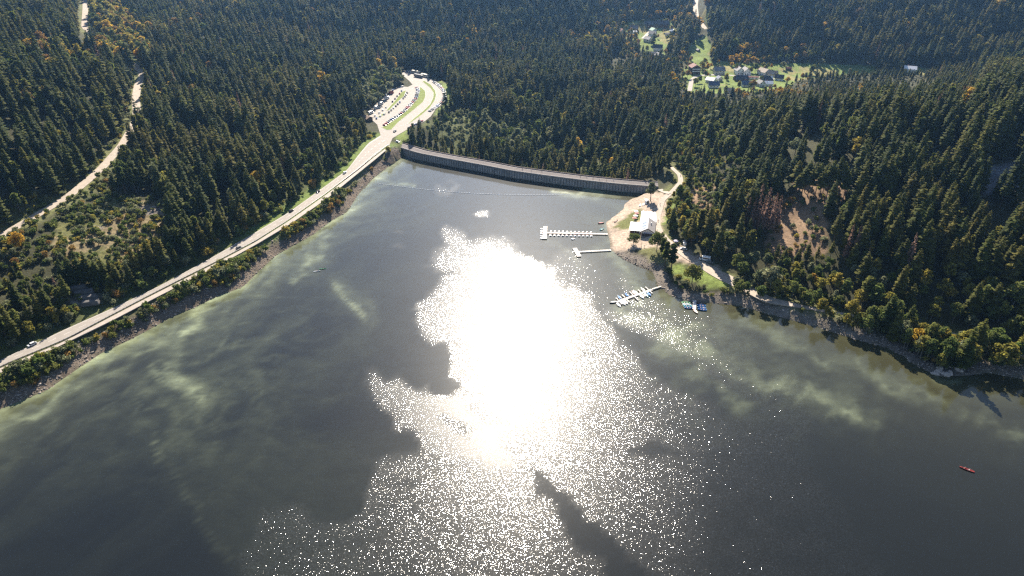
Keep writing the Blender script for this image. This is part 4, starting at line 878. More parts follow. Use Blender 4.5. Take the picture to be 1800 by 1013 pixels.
solo('broadleaf_tree', K_RND, m_yel, 262, 447, .75, .75, 'small golden tree at the foot of the left clearing', mt=m_bark_l)
solo('broadleaf_tree', K_TALL, m_org, 694, 131, 1.1, 1.15, 'tall orange tree behind the far end of the car park', mt=m_bark_l)
solo('spruce_tree', K_SPR[0], m_spr, 726, 262, .95, .78, 'single dark spruce on the grass beside the dam road junction')
for px, py, s, lb in ((1692, 640, 1.12, 'big round golden tree on the right shore, left one of two'), (1752, 648, 1.15, 'big round golden tree on the right shore, right one of two')):
    solo('broadleaf_tree', K_RND, m_yel, px, py, s * 1.15, s, lb, mt=m_bark_l)
for i, (px, py, s, m) in enumerate(((655, 192, 1.0, m_sil), (666, 184, 1.1, m_sil), (676, 174, 1.05, m_sil), (686, 163, 1.1, m_sil), (660, 176, 1.15, m_grn), (672, 164, 1.1, m_sil), (648, 186, 1.0, m_sil), (697, 152, .9, m_sil), (706, 147, .85, m_sil))):
    solo('broadleaf_tree', K_BRD[i % 5], m, px, py, s * 1.15, s * .85, 'rounded grey-green tree in the grove on the left edge of the car park', 'tree', 'trees in the grove beside the car park', m_bark_l)
for i, (px, py, s) in enumerate(((1148, 80, .7), (1176, 96, .85), (1190, 92, .9), (1186, 108, .8), (1204, 76, .8), (1255, 112, .8), (1268, 104, .8), (1282, 100, .9), (1160, 110, .7))):
    solo('spruce_tree', K_SPR[i % 3], m_spr, px, py, s * 1.2, s, 'dark spruce standing among the village gardens and meadow', 'tree', 'spruces in the village')
for i, (px, py, s) in enumerate(((1283, 114, .8), (1292, 112, .85), (1300, 112, .8), (1310, 108, .7))):
    solo('broadleaf_tree', K_BRD[i % 5], m_org, px, py, s * 1.1, s, 'orange autumn tree in the row behind the twin brown house', 'tree', 'orange trees behind the village houses', m_bark_l)
for i, (px, py, s, m, lb) in enumerate(((1208, 138, .8, m_brn, 'rusty tree left of the red-roofed village house'), (1236, 126, .6, m_org, 'small orange tree right of the red-roofed village house'), (1276, 146, .75, m_yel, 'golden tree between the white and the dark-roofed village houses'), (1243, 136, .55, m_org, 'small orange tree in front of the cream village house'), (1327, 128, .85, m_grn, 'round green tree right of the twin brown house'), (1222, 152, .8, m_yel, 'golden tree on the near edge of the village'), (1442, 118, .85, m_sil, 'pale tree on the far edge of the long meadow'), (1426, 128, .8, m_grn, 'dark tree in the middle of the long meadow'), (1558, 124, .8, m_sil, 'pale tree at the far end of the long meadow'), (1579, 126, 1.0, m_yel, 'big yellowing tree beside the farthest white building'))):
    solo('broadleaf_tree', K_BRD[i % 5], m, px, py, s * 1.05, s * .85, lb, mt=m_bark_l)

# ------------------------------------------------------------------ vehicles
PAINT = {k: mat('paint_' + k, c, .28, .5, metal=.1) for k, c in dict(white=(.78, .78, .76), silver=(.52, .53, .54), black=(.02, .02, .022), grey=(.16, .165, .17), blue=(.04, .09, .24), red=(.36, .03, .03), cream=(.70, .66, .55)).items()}
m_glass = mat('vehicle_glass', (.02, .025, .03), .08, .6); m_tyre = mat('tyre_rubber', (.015, .015, .015), .8); m_lamp = mat('headlamp', (.8, .8, .75), .1, .6)
body_me = bevel(MB().box(-2.15, 2.15, -.88, .88, .26, .86).mesh('body', (None,)), .16, 2)
roof_me = bevel(MB().box(-1.28, .78, -.70, .70, 1.38, 1.47).mesh('roof', (None,)), .035, 1)
glas_me = MB().loft([[(-1.85, -.80, .84), (1.35, -.80, .84), (1.35, .80, .84), (-1.85, .80, .84)], [(-1.30, -.68, 1.385), (.72, -.68, 1.385), (.72, .68, 1.385), (-1.30, .68, 1.385)]]).mesh('windows', (m_glass,))
whl_me = MB().tube((0, -.11, 0), (0, .11, 0), .33, k=10).mesh('wheel', (m_tyre,)); hl_me = bevel(MB().box(-.03, .05, -.2, .2, -.08, .08).mesh('headlight', (m_lamp,)), .02, 1)
def car(px, py, head, color, label, group=None, z=ROAD_Z, detail=False, pos=None, name='car'):
    x, y = pos if pos is not None else P(px, py, z)
    e = empty(name, (x, y, z + .02), head); tag(e, label, 'car', group)
    b_ = add('body', body_me, e, mat=PAINT[color]); add('roof', roof_me, e, mat=PAINT[color]); add('windows', glas_me, e)
    if detail:
        for wx_, wy_ in ((1.35, .8), (1.35, -.8), (-1.35, .8), (-1.35, -.8)): add('wheel', whl_me, e, (wx_, wy_, .33))
        for wy_ in (.6, -.6): add('headlight', hl_me, e, (2.12, wy_, .66))
    return e
def head_on(line, px, py, z=ROAD_Z):
    x, y = P(px, py, z); i = int(np.argmin(np.hypot(line[:, 0] - x, line[:, 1] - y))); i = min(max(i, 1), len(line) - 2); d = line[i + 1][:2] - line[i - 1][:2]; return math.atan2(d[1], d[0])
for px, py, c, rev, lb in ((57, 607, 'silver', 1, 'silver car on the lakeside road near the left edge of the photo'), (512, 372, 'black', 0, 'black car on the lakeside road, nearer of two dark cars'), (559, 338, 'black', 1, 'black car on the lakeside road, farther of two dark cars'), (606, 305, 'white', 0, 'white car on the lakeside road before the dam'),
                           (420, 437, 'grey', 0, 'grey car in the middle stretch of the lakeside road'), (694, 232, 'black', 1, 'dark car driving past the car park entrance')):
    car(px, py, head_on(upw, px, py) + math.pi * rev, c, lb, detail=True)
gc = G(699, 250.5); car(0, 0, -.55, 'white', 'white car parked at the left end of the dam', z=max(gc[2], DZ + .05), pos=gc[:2], detail=True)
COLS = ['white', 'silver', 'black', 'grey', 'blue', 'red', 'white', 'silver', 'grey', 'black']
def row(pts, n, turn, phrase, group, skip=.0):
    w = resample([P(*p, ROAD_Z) for p in pts], n)
    for i in range(n):
        d = w[min(i + 1, n - 1)] - w[max(i - 1, 0)]; c = random.choice(COLS)
        if random.random() < skip: continue
        car(0, 0, math.atan2(d[1], d[0]) + turn + random.uniform(-.05, .05) + (math.pi if random.random() < .4 else 0), c, f'{c} car {phrase}', group, pos=tuple(w[i] + np.array((random.uniform(-.3, .3), random.uniform(-.3, .3)))))
row([(676, 221), (690, 210), (704, 202), (719, 188), (731, 174), (735, 160), (733, 155)], 33, 1.2, 'in the long slanting row beside the broad grass island', 'cars beside the broad grass island')
row([(662, 209), (672, 203), (684, 198), (697, 186), (711, 172), (718, 161)], 15, .35, 'in the row right of the inner grass strip', 'cars right of the inner grass strip', .1)
row([(659, 205), (671, 196), (684, 185), (696, 173), (706, 161)], 10, .2, 'in the row left of the inner grass strip', 'cars left of the inner grass strip', .15)
row([(756, 196), (768, 188), (778, 180), (782, 170), (780, 160), (773, 152), (763, 145)], 36, 1.35, 'parked tightly round the outer curve of the far bay', 'cars round the outer curve')
row([(719, 225.5), (731, 219.5), (742, 214)], 8, .15, 'parked along the outer lane near the road junction', 'cars along the outer lane')
row([(679, 168), (690, 160), (700, 154.5), (707, 153)], 5, .2, 'in the row under the grove', 'cars under the grove')
row([(706, 126.5), (713, 127), (720, 127.5)], 4, 0, 'at the far end of the car park', 'cars at the far end')
def long_vehicle(name, px, py, head, L_, W_, H_, color, label, cat, group=None, cab=False, z=ROAD_Z):
    x, y = P(px, py, z); e = empty(name, (x, y, z + .02), head); tag(e, label, cat, group)
    add('body', bevel(MB().box(-L_ / 2, L_ / 2 - (1.3 if cab else 0), -W_ / 2, W_ / 2, .45, H_).mesh('body', (PAINT[color],)), .15, 2), e)
    g = MB(); zz = H_ * .52
    for s_ in (1, -1): g.box(-L_ / 2 + .4, L_ / 2 - (1.9 if cab else .5), s_ * W_ / 2 - .02, s_ * W_ / 2 + .02, zz, zz + H_ * .27)
    if not cab: g.box(L_ / 2 - .03, L_ / 2 + .03, -W_ / 2 + .2, W_ / 2 - .2, zz - .2, zz + H_ * .3)
    add('windows', g.mesh('windows', (m_glass,)), e)
    if cab:
        add('cab', bevel(MB().box(L_ / 2 - 1.28, L_ / 2 + .3, -W_ / 2 + .1, W_ / 2 - .1, .4, 1.35).mesh('cab', (PAINT[color],)), .15, 2), e)
        add('windscreen', MB().loft([[(L_ / 2 - 1.28, -W_ / 2 + .15, 1.36), (L_ / 2 - .1, -W_ / 2 + .15, 1.36), (L_ / 2 - .1, W_ / 2 - .15, 1.36), (L_ / 2 - 1.28, W_ / 2 - .15, 1.36)], [(L_ / 2 - 1.28, -W_ / 2 + .25, 2.0), (L_ / 2 - .9, -W_ / 2 + .25, 2.0), (L_ / 2 - .9, W_ / 2 - .25, 2.0), (L_ / 2 - 1.28, W_ / 2 - .25, 2.0)]]).mesh('windscreen', (m_glass,)), e)
    for wx_ in (-L_ * .3, L_ * .33):
        for wy_ in (W_ / 2 - .1, -W_ / 2 + .1): add('wheel', whl_me, e, (wx_, wy_, .42), scale=(1.25, 1, 1.25))
    return e
for px, py, hd, c, lb in ((731, 129.5, -.62, 'cream', 'long coach parked farthest back behind the car park'), (735.5, 136, -.65, 'grey', 'grey coach parked in front of the long coach'), (747, 135.5, -.75, 'cream', 'coach parked right of the other two coaches')):
    long_vehicle('coach', px, py, hd, 13, 2.6, 3.5, c, lb, 'coach', 'coaches behind the car park')
for i, (px, py, c) in enumerate(((652, 200, 'white'), (661.5, 191, 'white'), (669, 184.5, 'white'), (680, 174.5, 'white'), (688, 165, 'red'))):
    long_vehicle('camper_van', px, py, 1.05, 6.6, 2.2, 2.9, c, ['white camper van nearest the kiosk at the left edge of the car park', 'second white camper van from the kiosk along the left edge', 'third white camper van from the kiosk along the left edge', 'fourth white camper van from the kiosk, beside the grove', 'red camper van under the grove at the far left edge'][i], 'camper van', 'camper vans along the left edge of the car park', True)
car(1201.5, 438.5, 2.9, 'white', 'white car parked on the gravel at the wood edge', z=5, detail=True)
long_vehicle('van', 1203, 430, 1.4, 5.4, 2.0, 2.3, 'white', 'white van standing in the shade behind the white car', 'van', None, True, 5)
long_vehicle('camper_van', 1239, 458, 2.8, 6.4, 2.3, 2.9, 'white', 'white camper van parked by the shore path at the wood edge', 'camper van', None, True, 5)
car(1247.5, 462.5, -.35, 'grey', 'dark grey car parked behind the white camper van', z=5, detail=True)

# ------------------------------------------------------------------ boathouse, terrace, pavilion, kiosk, houses
m_white = mat('white_render', (.72, .70, .66), .8, .3, (.8, .08)); m_cream = mat('cream_render', (.62, .56, .44), .85, .2, (.8, .1)); m_wood = mat('dark_timber', (.09, .055, .035), .8, .2, (2, .3)); m_wroof = mat('white_sheet_roof', (.74, .73, .72), .45, .4, (.3, .08)); m_groof = mat('grey_tiles', (.19, .18, .18), .7, .3, (1.5, .2)); m_win = mat('window_glass', (.03, .04, .05), .08, .6)
m_droof = mat('dark_slate', (.045, .047, .055), .6, .3, (1.5, .25)); m_rroof = mat('red_brown_tiles', (.16, .06, .045), .75, .2, (1.5, .25)); m_broof = mat('beige_tiles', (.33, .27, .21), .75, .2, (1.5, .2)); m_ggreen = mat('green_metal_roof', (.22, .36, .27), .5, .4); m_blue = mat('blue_slate', (.075, .10, .15), .6, .3, (1.5, .2)); m_panel = mat('solar_panel', (.30, .34, .42), .25, .5); m_decking = mat('weathered_planks', (.52, .48, .43), .75, .25, (1.2, .18))
def gable(mb, x0, x1, y0, y1, z0, ze, zr):
    xm = (x0 + x1) / 2
    mb.loft([[(x0, y, z0), (x1, y, z0), (x1, y, ze), (xm, y, zr), (x0, y, ze)] for y in (y0, y1)]); return mb
def house(px, py, W_, L_, ze, zr, rot, roof_m, wall_m, label, cat='house', group='village houses', z=None, wins=2, storeys=2, chim=True, balcony=False, hip=0):
    g = G(px, py); e = empty('house', (g[0], g[1], g[2] - .3), rot); tag(e, label, cat, group); ov = .6
    add('wall', fixn(gable(MB(), -W_ / 2, W_ / 2, -L_ / 2, L_ / 2, -1, ze, zr).mesh('wall', (wall_m,))), e)
    mb = MB(); k = (zr - ze) / (W_ / 2)
    for s_ in (-1, 1):
        y0, y1 = -L_ / 2 - ov, L_ / 2 + ov; hp = hip
        a = [(s_ * (W_ / 2 + ov), y0, ze - k * ov + .05), (s_ * (W_ / 2 + ov), y1, ze - k * ov + .05), (0, y1 - hp, zr + .05), (0, y0 + hp, zr + .05)]
        mb.loft([a, [(p[0], p[1], p[2] + .28) for p in a]])
    rf = add('roof', fixn(mb.mesh('roof', (roof_m,))), e)
    if chim: add('chimney', MB().box(-.35, .35, -.35, .35, 0, 1.7).mesh('chimney', (m_rroof,)), rf, (W_ * .14, L_ * .2, zr - .6))
    wm = WIN_ME
    for st in range(storeys):
        zz = 1.1 + st * 2.6
        if zz + 1.2 > ze + (.9 if st else 0): break
        for i in range(wins):
            xx = (i + .5) / wins * W_ - W_ / 2
            add('window', wm, e, (xx, -L_ / 2 - .02, zz))
        for i in range(max(2, int(L_ / 4))):
            yy = (i + .5) / max(2, int(L_ / 4)) * L_ - L_ / 2
            for s_ in (-1, 1): add('window', wm, e, (s_ * (W_ / 2 + .02), yy, zz), (0, 0, R(90)))
    add('door', DOOR_ME, e, (W_ * .08, -L_ / 2 - .03, 0))
    if balcony:
        for zz in (2.6, 5.2): add('balcony', MB().box(-W_ * .42, W_ * .42, -L_ / 2 - 1.2, -L_ / 2 - .06, zz, zz + .9).mesh('balcony', (m_white,)), e)
    return e
WIN_ME = MB().box(-.55, .55, -.03, .03, 0, 1.25).mesh('window', (m_win,)); DOOR_ME = MB().box(-.5, .5, -.03, .03, .25, 2.3).mesh('door', (m_wood,))
HS = [(1220, 128, 12, 12, 7.4, 10.6, .12, m_rroof, m_wood, 'tall red-roofed house with white balconies below the steep meadow', dict(balcony=True, storeys=3, wins=3)),
      (1263, 130, 10, 13, 5.0, 8.8, 1.62, m_groof, m_cream, 'large cream house with grey roof at the foot of the spruces', dict(wins=3)),
      (1298, 131, 9, 11, 5.2, 9.0, .1, m_groof, m_white, 'left half of the twin brown-roofed house pair', {}), (1310, 132, 9, 11, 5.2, 9.0, .1, m_groof, m_white, 'right half of the twin brown-roofed house pair', {}),
      (1342, 131, 11, 13, 4.6, 8.2, .5, m_broof, m_white, 'house with beige roof, left one of two beige roofs', {}), (1357, 133, 9, 12, 4.2, 7.6, 1.5, m_broof, m_cream, 'house with beige roof, right one of two beige roofs', {}),
      (1302, 142, 9, 17, 3.0, 6.6, 1.57, m_droof, m_wood, 'long low house with dark hipped roof in the village middle', dict(hip=3, wins=3)), (1249, 145, 9, 10, 3.4, 6.0, .9, m_wroof, m_white, 'bungalow with dazzling white roof on the left of the village', {}),
      (1264, 142, 6, 7, 3.2, 5.6, .2, m_blue, m_white, 'small white house with blue-grey roof beside the white-roofed bungalow', {}), (1314, 152, 9, 15, 3.4, 7.0, 1.55, m_blue, m_white, 'wide house with navy roof nearest the forest', dict(wins=3)),
      (1346, 144, 11, 15, 3.2, 7.4, 1.5, m_droof, m_white, 'big house with dark hipped roof on the right of the village', dict(hip=4)), (1336, 152, 8, 9, 4.2, 7.4, .25, m_droof, m_white, 'white gabled house between the navy roof and the pale roof', {}),
      (1350, 151, 7, 9, 3.0, 5.4, 1.5, m_wroof, m_white, 'small house with pale sheet roof near the forest', {}), (1369, 141, 8, 10, 3.4, 6.6, 1.2, m_droof, m_white, 'rightmost village house with dark roof and white gable', {}),
      (1254, 153, 8, 12, 3.2, 6.6, 1.57, m_blue, m_white, 'house with steel blue roof half hidden by the forest', {}), (1322, 139, 4, 14, 2.6, 3.4, 1.52, m_rroof, m_white, 'long low garage row with brown roof', dict(chim=False, storeys=1)),
      (1281, 163, 7, 11, 3.0, 5.6, 1.4, m_broof, m_white, 'pinkish shed with white ends at the forest edge', dict(chim=False)), (1142, 48, 13, 17, 4, 9, 1.5, m_droof, m_wood, 'big dark roof with bright skylights in the upper hamlet', dict(sky=1)),
      (1163, 47, 12, 20, 4, 8.6, 1.35, m_droof, m_wood, 'long dark-roofed farmhouse at the top of the upper hamlet', {}), (1148, 57, 8, 9, 3.6, 6.6, .4, m_ggreen, m_white, 'house with pale green roof in the upper hamlet', {}), (1147, 63, 8, 10, 3.4, 6.2, 1.0, m_groof, m_white, 'grey-roofed house below the green roof', {}),
      (1139, 73, 9, 10, 3.4, 6.4, .7, m_groof, m_cream, 'lowest grey-roofed house of the hamlet lane', {}), (1182, 58, 6, 7, 3.2, 5.6, .3, m_wroof, m_blue, 'small white and blue house on the upper meadow', {}), (1174, 63, 5, 8, 2.6, 4.0, 1.5, m_droof, m_white, 'dark open shed on the upper meadow', dict(chim=False, storeys=1)),
      (1092, 59, 8, 9, 3.6, 6.6, .4, m_rroof, m_white, 'red-roofed house at the left end of the upper hamlet', {}), (1112, 60, 5, 11, 2.8, 4.2, 1.9, m_wroof, m_white, 'long white-roofed shed in the upper hamlet', dict(chim=False, storeys=1)), (1114, 54, 10, 12, 3.6, 7.4, 1.3, m_droof, m_wood, 'dark-roofed house behind the long white shed', {}),
      (1156, 88, 9, 12, 3.4, 7, 1.4, m_droof, m_white, 'dark-roofed house below the upper meadow', {}), (1147, 100, 9, 12, 3.4, 6.4, 1.5, m_groof, m_white, 'grey-roofed house among trees, left one of the lower pair', {}), (1159, 102, 9, 11, 3.4, 6.6, .5, m_groof, m_cream, 'grey-roofed house among trees, right one of the lower pair', {}),
      (1227, 90, 3.5, 4.5, 2.0, 3.2, .4, m_droof, m_wood, 'little wooden hay hut alone on the steep meadow', dict(chim=False, storeys=1)), (1220, 38, 5, 6, 2.6, 4.6, .3, m_rroof, m_wood, 'wooden barn beside the gully track', dict(chim=False)),
      (1598, 127, 9, 14, 4.5, 7.5, 1.2, m_wroof, m_white, 'white building at the far right end of the long meadow', {}), (415, 9, 10, 14, 4, 7, .6, m_wroof, m_white, 'white building high on the left skyline', {}), (1386, 122, 4, 7, 2.6, 4, 1.2, m_rroof, m_wood, 'small brown field barn on the long meadow', dict(chim=False, storeys=1))]
for px, py, W_, L_, ze, zr, rot, rm, wm_, lb, kw in HS:
    kw = dict(kw); sky_ = kw.pop('sky', 0); e = house(px, py, W_, L_, ze, zr, rot, rm, wm_, lb, **kw)
    if sky_:
        k = (zr - ze) / (W_ / 2)
        for sx, yy in ((1, -5), (1, 0), (1, 4), (-1, 2)):
            add('skylight', MB().box(-.6, .6, -.6, .6, -.05, .06).mesh('skylight', (m_wroof,)), e, (sx * W_ * .25, yy, (ze + zr) / 2 + .38), (0, math.atan(k) * sx, 0))
def kiosk():
    g = P(645.5, 211, ROAD_Z); e = empty('kiosk', (*g, ROAD_Z), .75); tag(e, 'low hut with brown roof at the car park entrance', 'hut')
    add('wall', fixn(gable(MB(), -3.2, 3.2, -5, 5, -.5, 2.7, 4.2).mesh('wall', (m_wood,))), e)
    mb = MB()
    for s_ in (-1, 1):
        a = [(s_ * 4.2, -6, 2.3), (s_ * 4.2, 6, 2.3), (0, 6, 4.27), (0, -6, 4.27)]; mb.loft([a, [(p[0], p[1], p[2] + .25) for p in a]])
    add('roof', fixn(mb.mesh('roof', (mat('brown_shingle', (.20, .145, .11), .8, .2, (1.5, .2)),))), e); add('door', DOOR_ME, e, (.5, -5.03, 0))
    for xx in (-1.8, 2): add('window', WIN_ME, e, (xx, -5.02, 1.1))
kiosk()
HXY = [P(h[0], h[1], 6) for h in HS]
for poly, n_, kinds in ((M_MEADOW[2], 44, (m_grn, m_yel, m_brn, m_org)), (M_MEADOW[3], 34, (m_grn, m_brn, m_yel)), ([(1130, 96), (1215, 100), (1215, 150), (1150, 120)], 26, (m_grn, m_yel, m_brn)), (M_MEADOW[1], 12, (m_grn, m_sil))):
    xs_, ys_ = [p[0] for p in poly], [p[1] for p in poly]; c_ = 0
    for _ in range(n_ * 6):
        px, py = random.uniform(min(xs_), max(xs_)), random.uniform(min(ys_), max(ys_))
        if c_ >= n_ or not inpoly([px], [py], poly)[0]: continue
        g = G(px, py)
        if min(math.hypot(g[0] - a_, g[1] - b_) for a_, b_ in HXY) < 11 or float(seg_dist(g[0], g[1], vlw)) < 5 or float(seg_dist(g[0], g[1], ulw)) < 5: continue
        m = random.choice(kinds); s_ = random.uniform(.32, .68); c_ += 1
        tree('broadleaf_tree', random.choice(K_BRD), m, g, (s_ * 1.15, s_), f'small {TW[m.name]} garden tree among the village houses', 'tree', f'{TW[m.name]} garden trees in the village', m_bark_l)
def boathouse():
    gx_, gy_ = P(1138, 410, 5.5); rot = -math.atan2(gx_, gy_); z0 = 3.0
    e = empty('boathouse', (gx_, gy_, z0), rot); tag(e, 'grey-roofed boathouse with white gable facing the lake', 'boathouse')
    add('wall', fixn(gable(MB(), -4.1, 4.1, 0, 16.5, -3, 3.6, 6.0).mesh('wall', (m_white,))), e)
    for s_ in (-1, 1):
        a = [(s_ * 4.9, -.9, 3.15), (s_ * 4.9, 17.2, 3.15), (0, 17.2, 6.06), (0, -.9, 6.06)]
        mb = MB().loft([a, [(p[0], p[1], p[2] + .25) for p in a]]); r_ = add('roof', fixn(mb.mesh('roof', (m_groof if s_ > 0 else mat('pale_roof_tiles', (.36, .35, .35), .6, .3, (1, .15)),))), e)
        if s_ < 0:
            for i in range(3): add('solar_panel', MB().box(-1.5, 1.5, -2, 2, 0, .06).mesh('solar_panel', (m_panel,)), r_, (-2.5, 3.4 + i * 4.6, 4.92), (0, -math.atan(2.91 / 4.9), 0))
    fb = MB()
    for s_ in (-1, 1):
        a = [(s_ * 4.92, -.95, 2.9), (0, -.95, 5.82), (0, -.95, 6.2), (s_ * 4.92, -.95, 3.28)]; fb.loft([a, [(p[0], p[1] - .12, p[2]) for p in a]])
    add('barge_board', fixn(fb.mesh('barge_board', (m_wood,))), e)
    add('porch', MB().box(-3.9, 3.9, -2.2, -.06, -.4, -.1).box(-3.9, -3.7, -2.2, -2, -.1, 1.9).box(3.7, 3.9, -2.2, -2, -.1, 1.9).box(-3.95, 3.95, -2.3, -.1, 1.91, 2.1).mesh('porch', (m_wood,)), e)
    add('shopfront', MB().box(-3.6, 3.6, -.05, .02, 0, 1.85).mesh('shopfront', (m_win,)), e); add('sign_board', MB().box(-2.2, 2.2, -.12, -.04, 2.25, 3.1).mesh('sign_board', (mat('lilac_board', (.55, .50, .58), .6),)), e)
    for yy in (3, 8, 13): add('window', WIN_ME, e, (4.12, yy, 1.2), (0, 0, R(90)))
    add('chimney', MB().box(-.35, .35, -.35, .35, 4.3, 6.6).mesh('chimney', (m_white,)), e, (1.9, 9, 0))
    t2 = empty('terrace', (gx_, gy_, z0), rot); tag(t2, 'flat white-roofed terrace wing on the lake side of the boathouse', 'terrace')
    add('roof', bevel(MB().box(-12.2, -4.95, 1.5, 15.5, 2.55, 2.8).mesh('roof', (m_wroof,)), .05, 1), t2); add('wall', MB().box(-11.6, -5.0, 2.2, 15, -2.5, 2.5).mesh('wall', (m_wood,)), t2)
    for xx in (-11.9, -8.6, -5.2): add('post', MB().box(-.1, .1, -.1, .1, -2, 2.55).mesh('post', (m_white,)), t2, (xx, 1.7, 0))
    t3 = empty('pavilion', (gx_, gy_, z0), rot); tag(t3, 'long white pavilion roof with rows of bluish skylights behind the boathouse', 'pavilion')
    add('wall', MB().box(-5.4, 4.9, 17.6, 35.6, -2, 2.5).mesh('wall', (m_white,)), t3)
    sk = MB().box(-.55, .55, -.35, .35, 0, .08).mesh('skylight', (mat('skylight_glass', (.36, .42, .62), .3, .5),))
    for i in range(4):
        x0 = -5.7 + i * 2.75
        pn = add('roof_panel', fixn(MB().loft([[(x0, y, 2.52), (x0 + 2.7, y, 2.52), (x0 + 1.35, y, 3.0)] for y in (17.3, 35.9)]).mesh('roof_panel', (m_wroof,))), t3)
        for j in range(6): add('skylight', sk, pn, (x0 + .72, 19 + j * 3, 2.80), (0, -.34, 0))
boathouse()
def parasol(px, py, z, c, label, group=None):
    x, y = P(px, py, z); z = max(float(H(x, y)), 1); e = empty('parasol', (x, y, z)); tag(e, label, 'parasol', group)
    add('pole', MB().tube((0, 0, -.1), (0, 0, 2.6), .04).mesh('pole', (m_steel,)), e)
    k = 8; rg = lambda r_, z_: [(r_ * math.cos(6.2832 * i / k), r_ * math.sin(6.2832 * i / k), z_) for i in range(k)]
    add('canopy', MB().loft([rg(1.7, 2.05), rg(.9, 2.45), rg(.05, 2.7)], True).mesh('canopy', (c,)), e); add('foot', MB().tube((0, 0, 0), (0, 0, .12), .35, k=10).mesh('foot', (m_conc,)), e)
m_redc = mat('red_canvas', (.50, .22, .20), .8); m_whc = mat('white_canvas', (.75, .73, .70), .8); m_lil = mat('lilac_canvas', (.55, .50, .60), .8)
for px, py, c, lb in ((1118, 375, m_whc, 'white parasol on the terrace, farthest of four'), (1119, 379, m_redc, 'red parasol on the terrace behind the boathouse, farther red one'), (1117, 383, m_whc, 'white parasol between the two red ones'), (1115, 386.5, m_redc, 'red parasol nearest the flat terrace roof')):
    parasol(px, py, 3.2, c, lb, 'parasols beside the pavilion')
parasol(1188, 428, 5, m_lil, 'lilac parasol standing at the dark wood edge right of the boathouse')

# ------------------------------------------------------------------ jetties and boats
m_bwhite = mat('white_hull', (.80, .80, .78), .3, .5); m_bred = mat('red_seats', (.36, .06, .05), .5); m_bblue = mat('blue_hull', (.02, .13, .30), .35, .5); m_bteal = mat('turquoise_hull', (.06, .40, .42), .35, .5); m_bgreen = mat('green_hull', (.10, .36, .16), .4, .5); m_cov = mat('blue_cover', (.04, .15, .36), .7); m_bwood = mat('varnished_wood', (.30, .13, .06), .4, .5); m_bdark = mat('dark_hull', (.05, .04, .045), .5)
def Pw(px, py, z=0.0): return np.array(P(px, py, z))
def plank_deck(a, c, wd, z, th=.25):
    """walkway between two points: returns mesh in local coordinates of its start"""
    d = c - a; L_ = np.linalg.norm(d); mb = MB(); n = max(2, int(L_ / .9))
    for i in range(n): mb.box(i * L_ / n + .02, (i + 1) * L_ / n - .02, -wd / 2, wd / 2, z + .02 * (i % 2), z + th)
    mb.box(0, L_, -wd / 2 + .05, -wd / 2 + .25, z - .3, z - .001); mb.box(0, L_, wd / 2 - .25, wd / 2 - .05, z - .3, z - .001)
    return mb.mesh('deck', (m_decking,)), math.atan2(d[1], d[0]), L_
def jetty(label, segs, piles=True):
    a0 = segs[0][0]; e = empty('jetty', (a0[0], a0[1], 0)); tag(e, label, 'jetty', 'jetties by the boathouse')
    for k, (a, c, wd) in enumerate(segs):
        me, an, L_ = plank_deck(a, c, wd, .35 + .03 * k); p = add('deck' if k == 0 else ('head' if wd > 2.2 else 'finger'), me, e, (a[0] - a0[0], a[1] - a0[1], 0), (0, 0, an))
        for s_ in np.arange(1.5, L_, 6.0): add('pile', PILE, p, (s_, wd / 2 + .12, 0)); add('pile', PILE, p, (s_, -wd / 2 - .12, 0))
PILE = MB().tube((0, 0, -4), (0, 0, 1.0), .11, k=6).mesh('pile', (m_wood,))
jetty('long white jetty crowded with pedal boats, ending in a cross head', [(Pw(1068, 412.8), Pw(962, 410.5), 2.0), (Pw(958.8, 399.5), Pw(957.2, 421.5), 2.9)])
jetty('empty jetty with a slanting cross head, second from the dam', [(Pw(1074, 441), Pw(1017, 444.2), 1.8), (Pw(1010, 437.5), Pw(1018.2, 452.5), 2.9)])
A, Bq = Pw(1146, 510.5), Pw(1083, 532.5)
fing = [(Pw(1162, 505.5), Pw(1146.5, 510.3), .9)]
F3 = [(A, Bq, 1.7)]
for f, l0, l1 in ((.08, 3.4, 2.6), (.30, 3.2, 3.2), (.52, 4.0, 4.6), (.74, 3.6, 3.4), (.93, 2.4, 3.0)):
    c = A + (Bq - A) * f; u = (Bq - A) / np.linalg.norm(Bq - A); an = math.atan2(u[1], u[0]) + R(78); v = np.array((math.cos(an), math.sin(an))); F3 += [(c + v * 1.0, c + v * (1 + l1), .7), (c - v * 1.0, c - v * (1 + l0), .7)]
jetty('finger jetty with moored dinghies on both sides, nearest of the three', F3 + fing)
def hull_mesh(name, L_, W_, Hh, mats, deck=True, pointed=2.2):
    mb = MB(); st = []
    for i in range(9):
        f = i / 8; x = -L_ / 2 + L_ * f; w_ = W_ / 2 * max(.04, (1 - abs(2 * f - .86) ** pointed * (.98 if f > .43 else .45))); sh = Hh * (1 + .25 * f * f)
        st.append([(x, -w_, sh), (x, -w_ * .75, .05), (x, 0, -.18), (x, w_ * .75, .05), (x, w_, sh), (x, w_ * .82, sh - .02), (x, w_ * .6, .16 if 0 < i < 7 else sh - .03), (x, -w_ * .6, .16 if 0 < i < 7 else sh - .03), (x, -w_ * .82, sh - .02)])
    return fixn(mb.loft(st).mesh(name, mats, True))
HULL = hull_mesh('hull', 3.6, 1.4, .5, (None,)); DING = hull_mesh('hull', 4.4, 1.6, .55, (None,)); CAN = hull_mesh('hull', 5.4, .9, .42, (None,), pointed=3); KAY = hull_mesh('hull', 4.2, .62, .3, (None,), pointed=2.4)
THW = MB().box(-.14, .14, -.5, .5, .32, .37).mesh('thwart', (m_bwood,))
def spot(px, py): return P(px, py, 0)
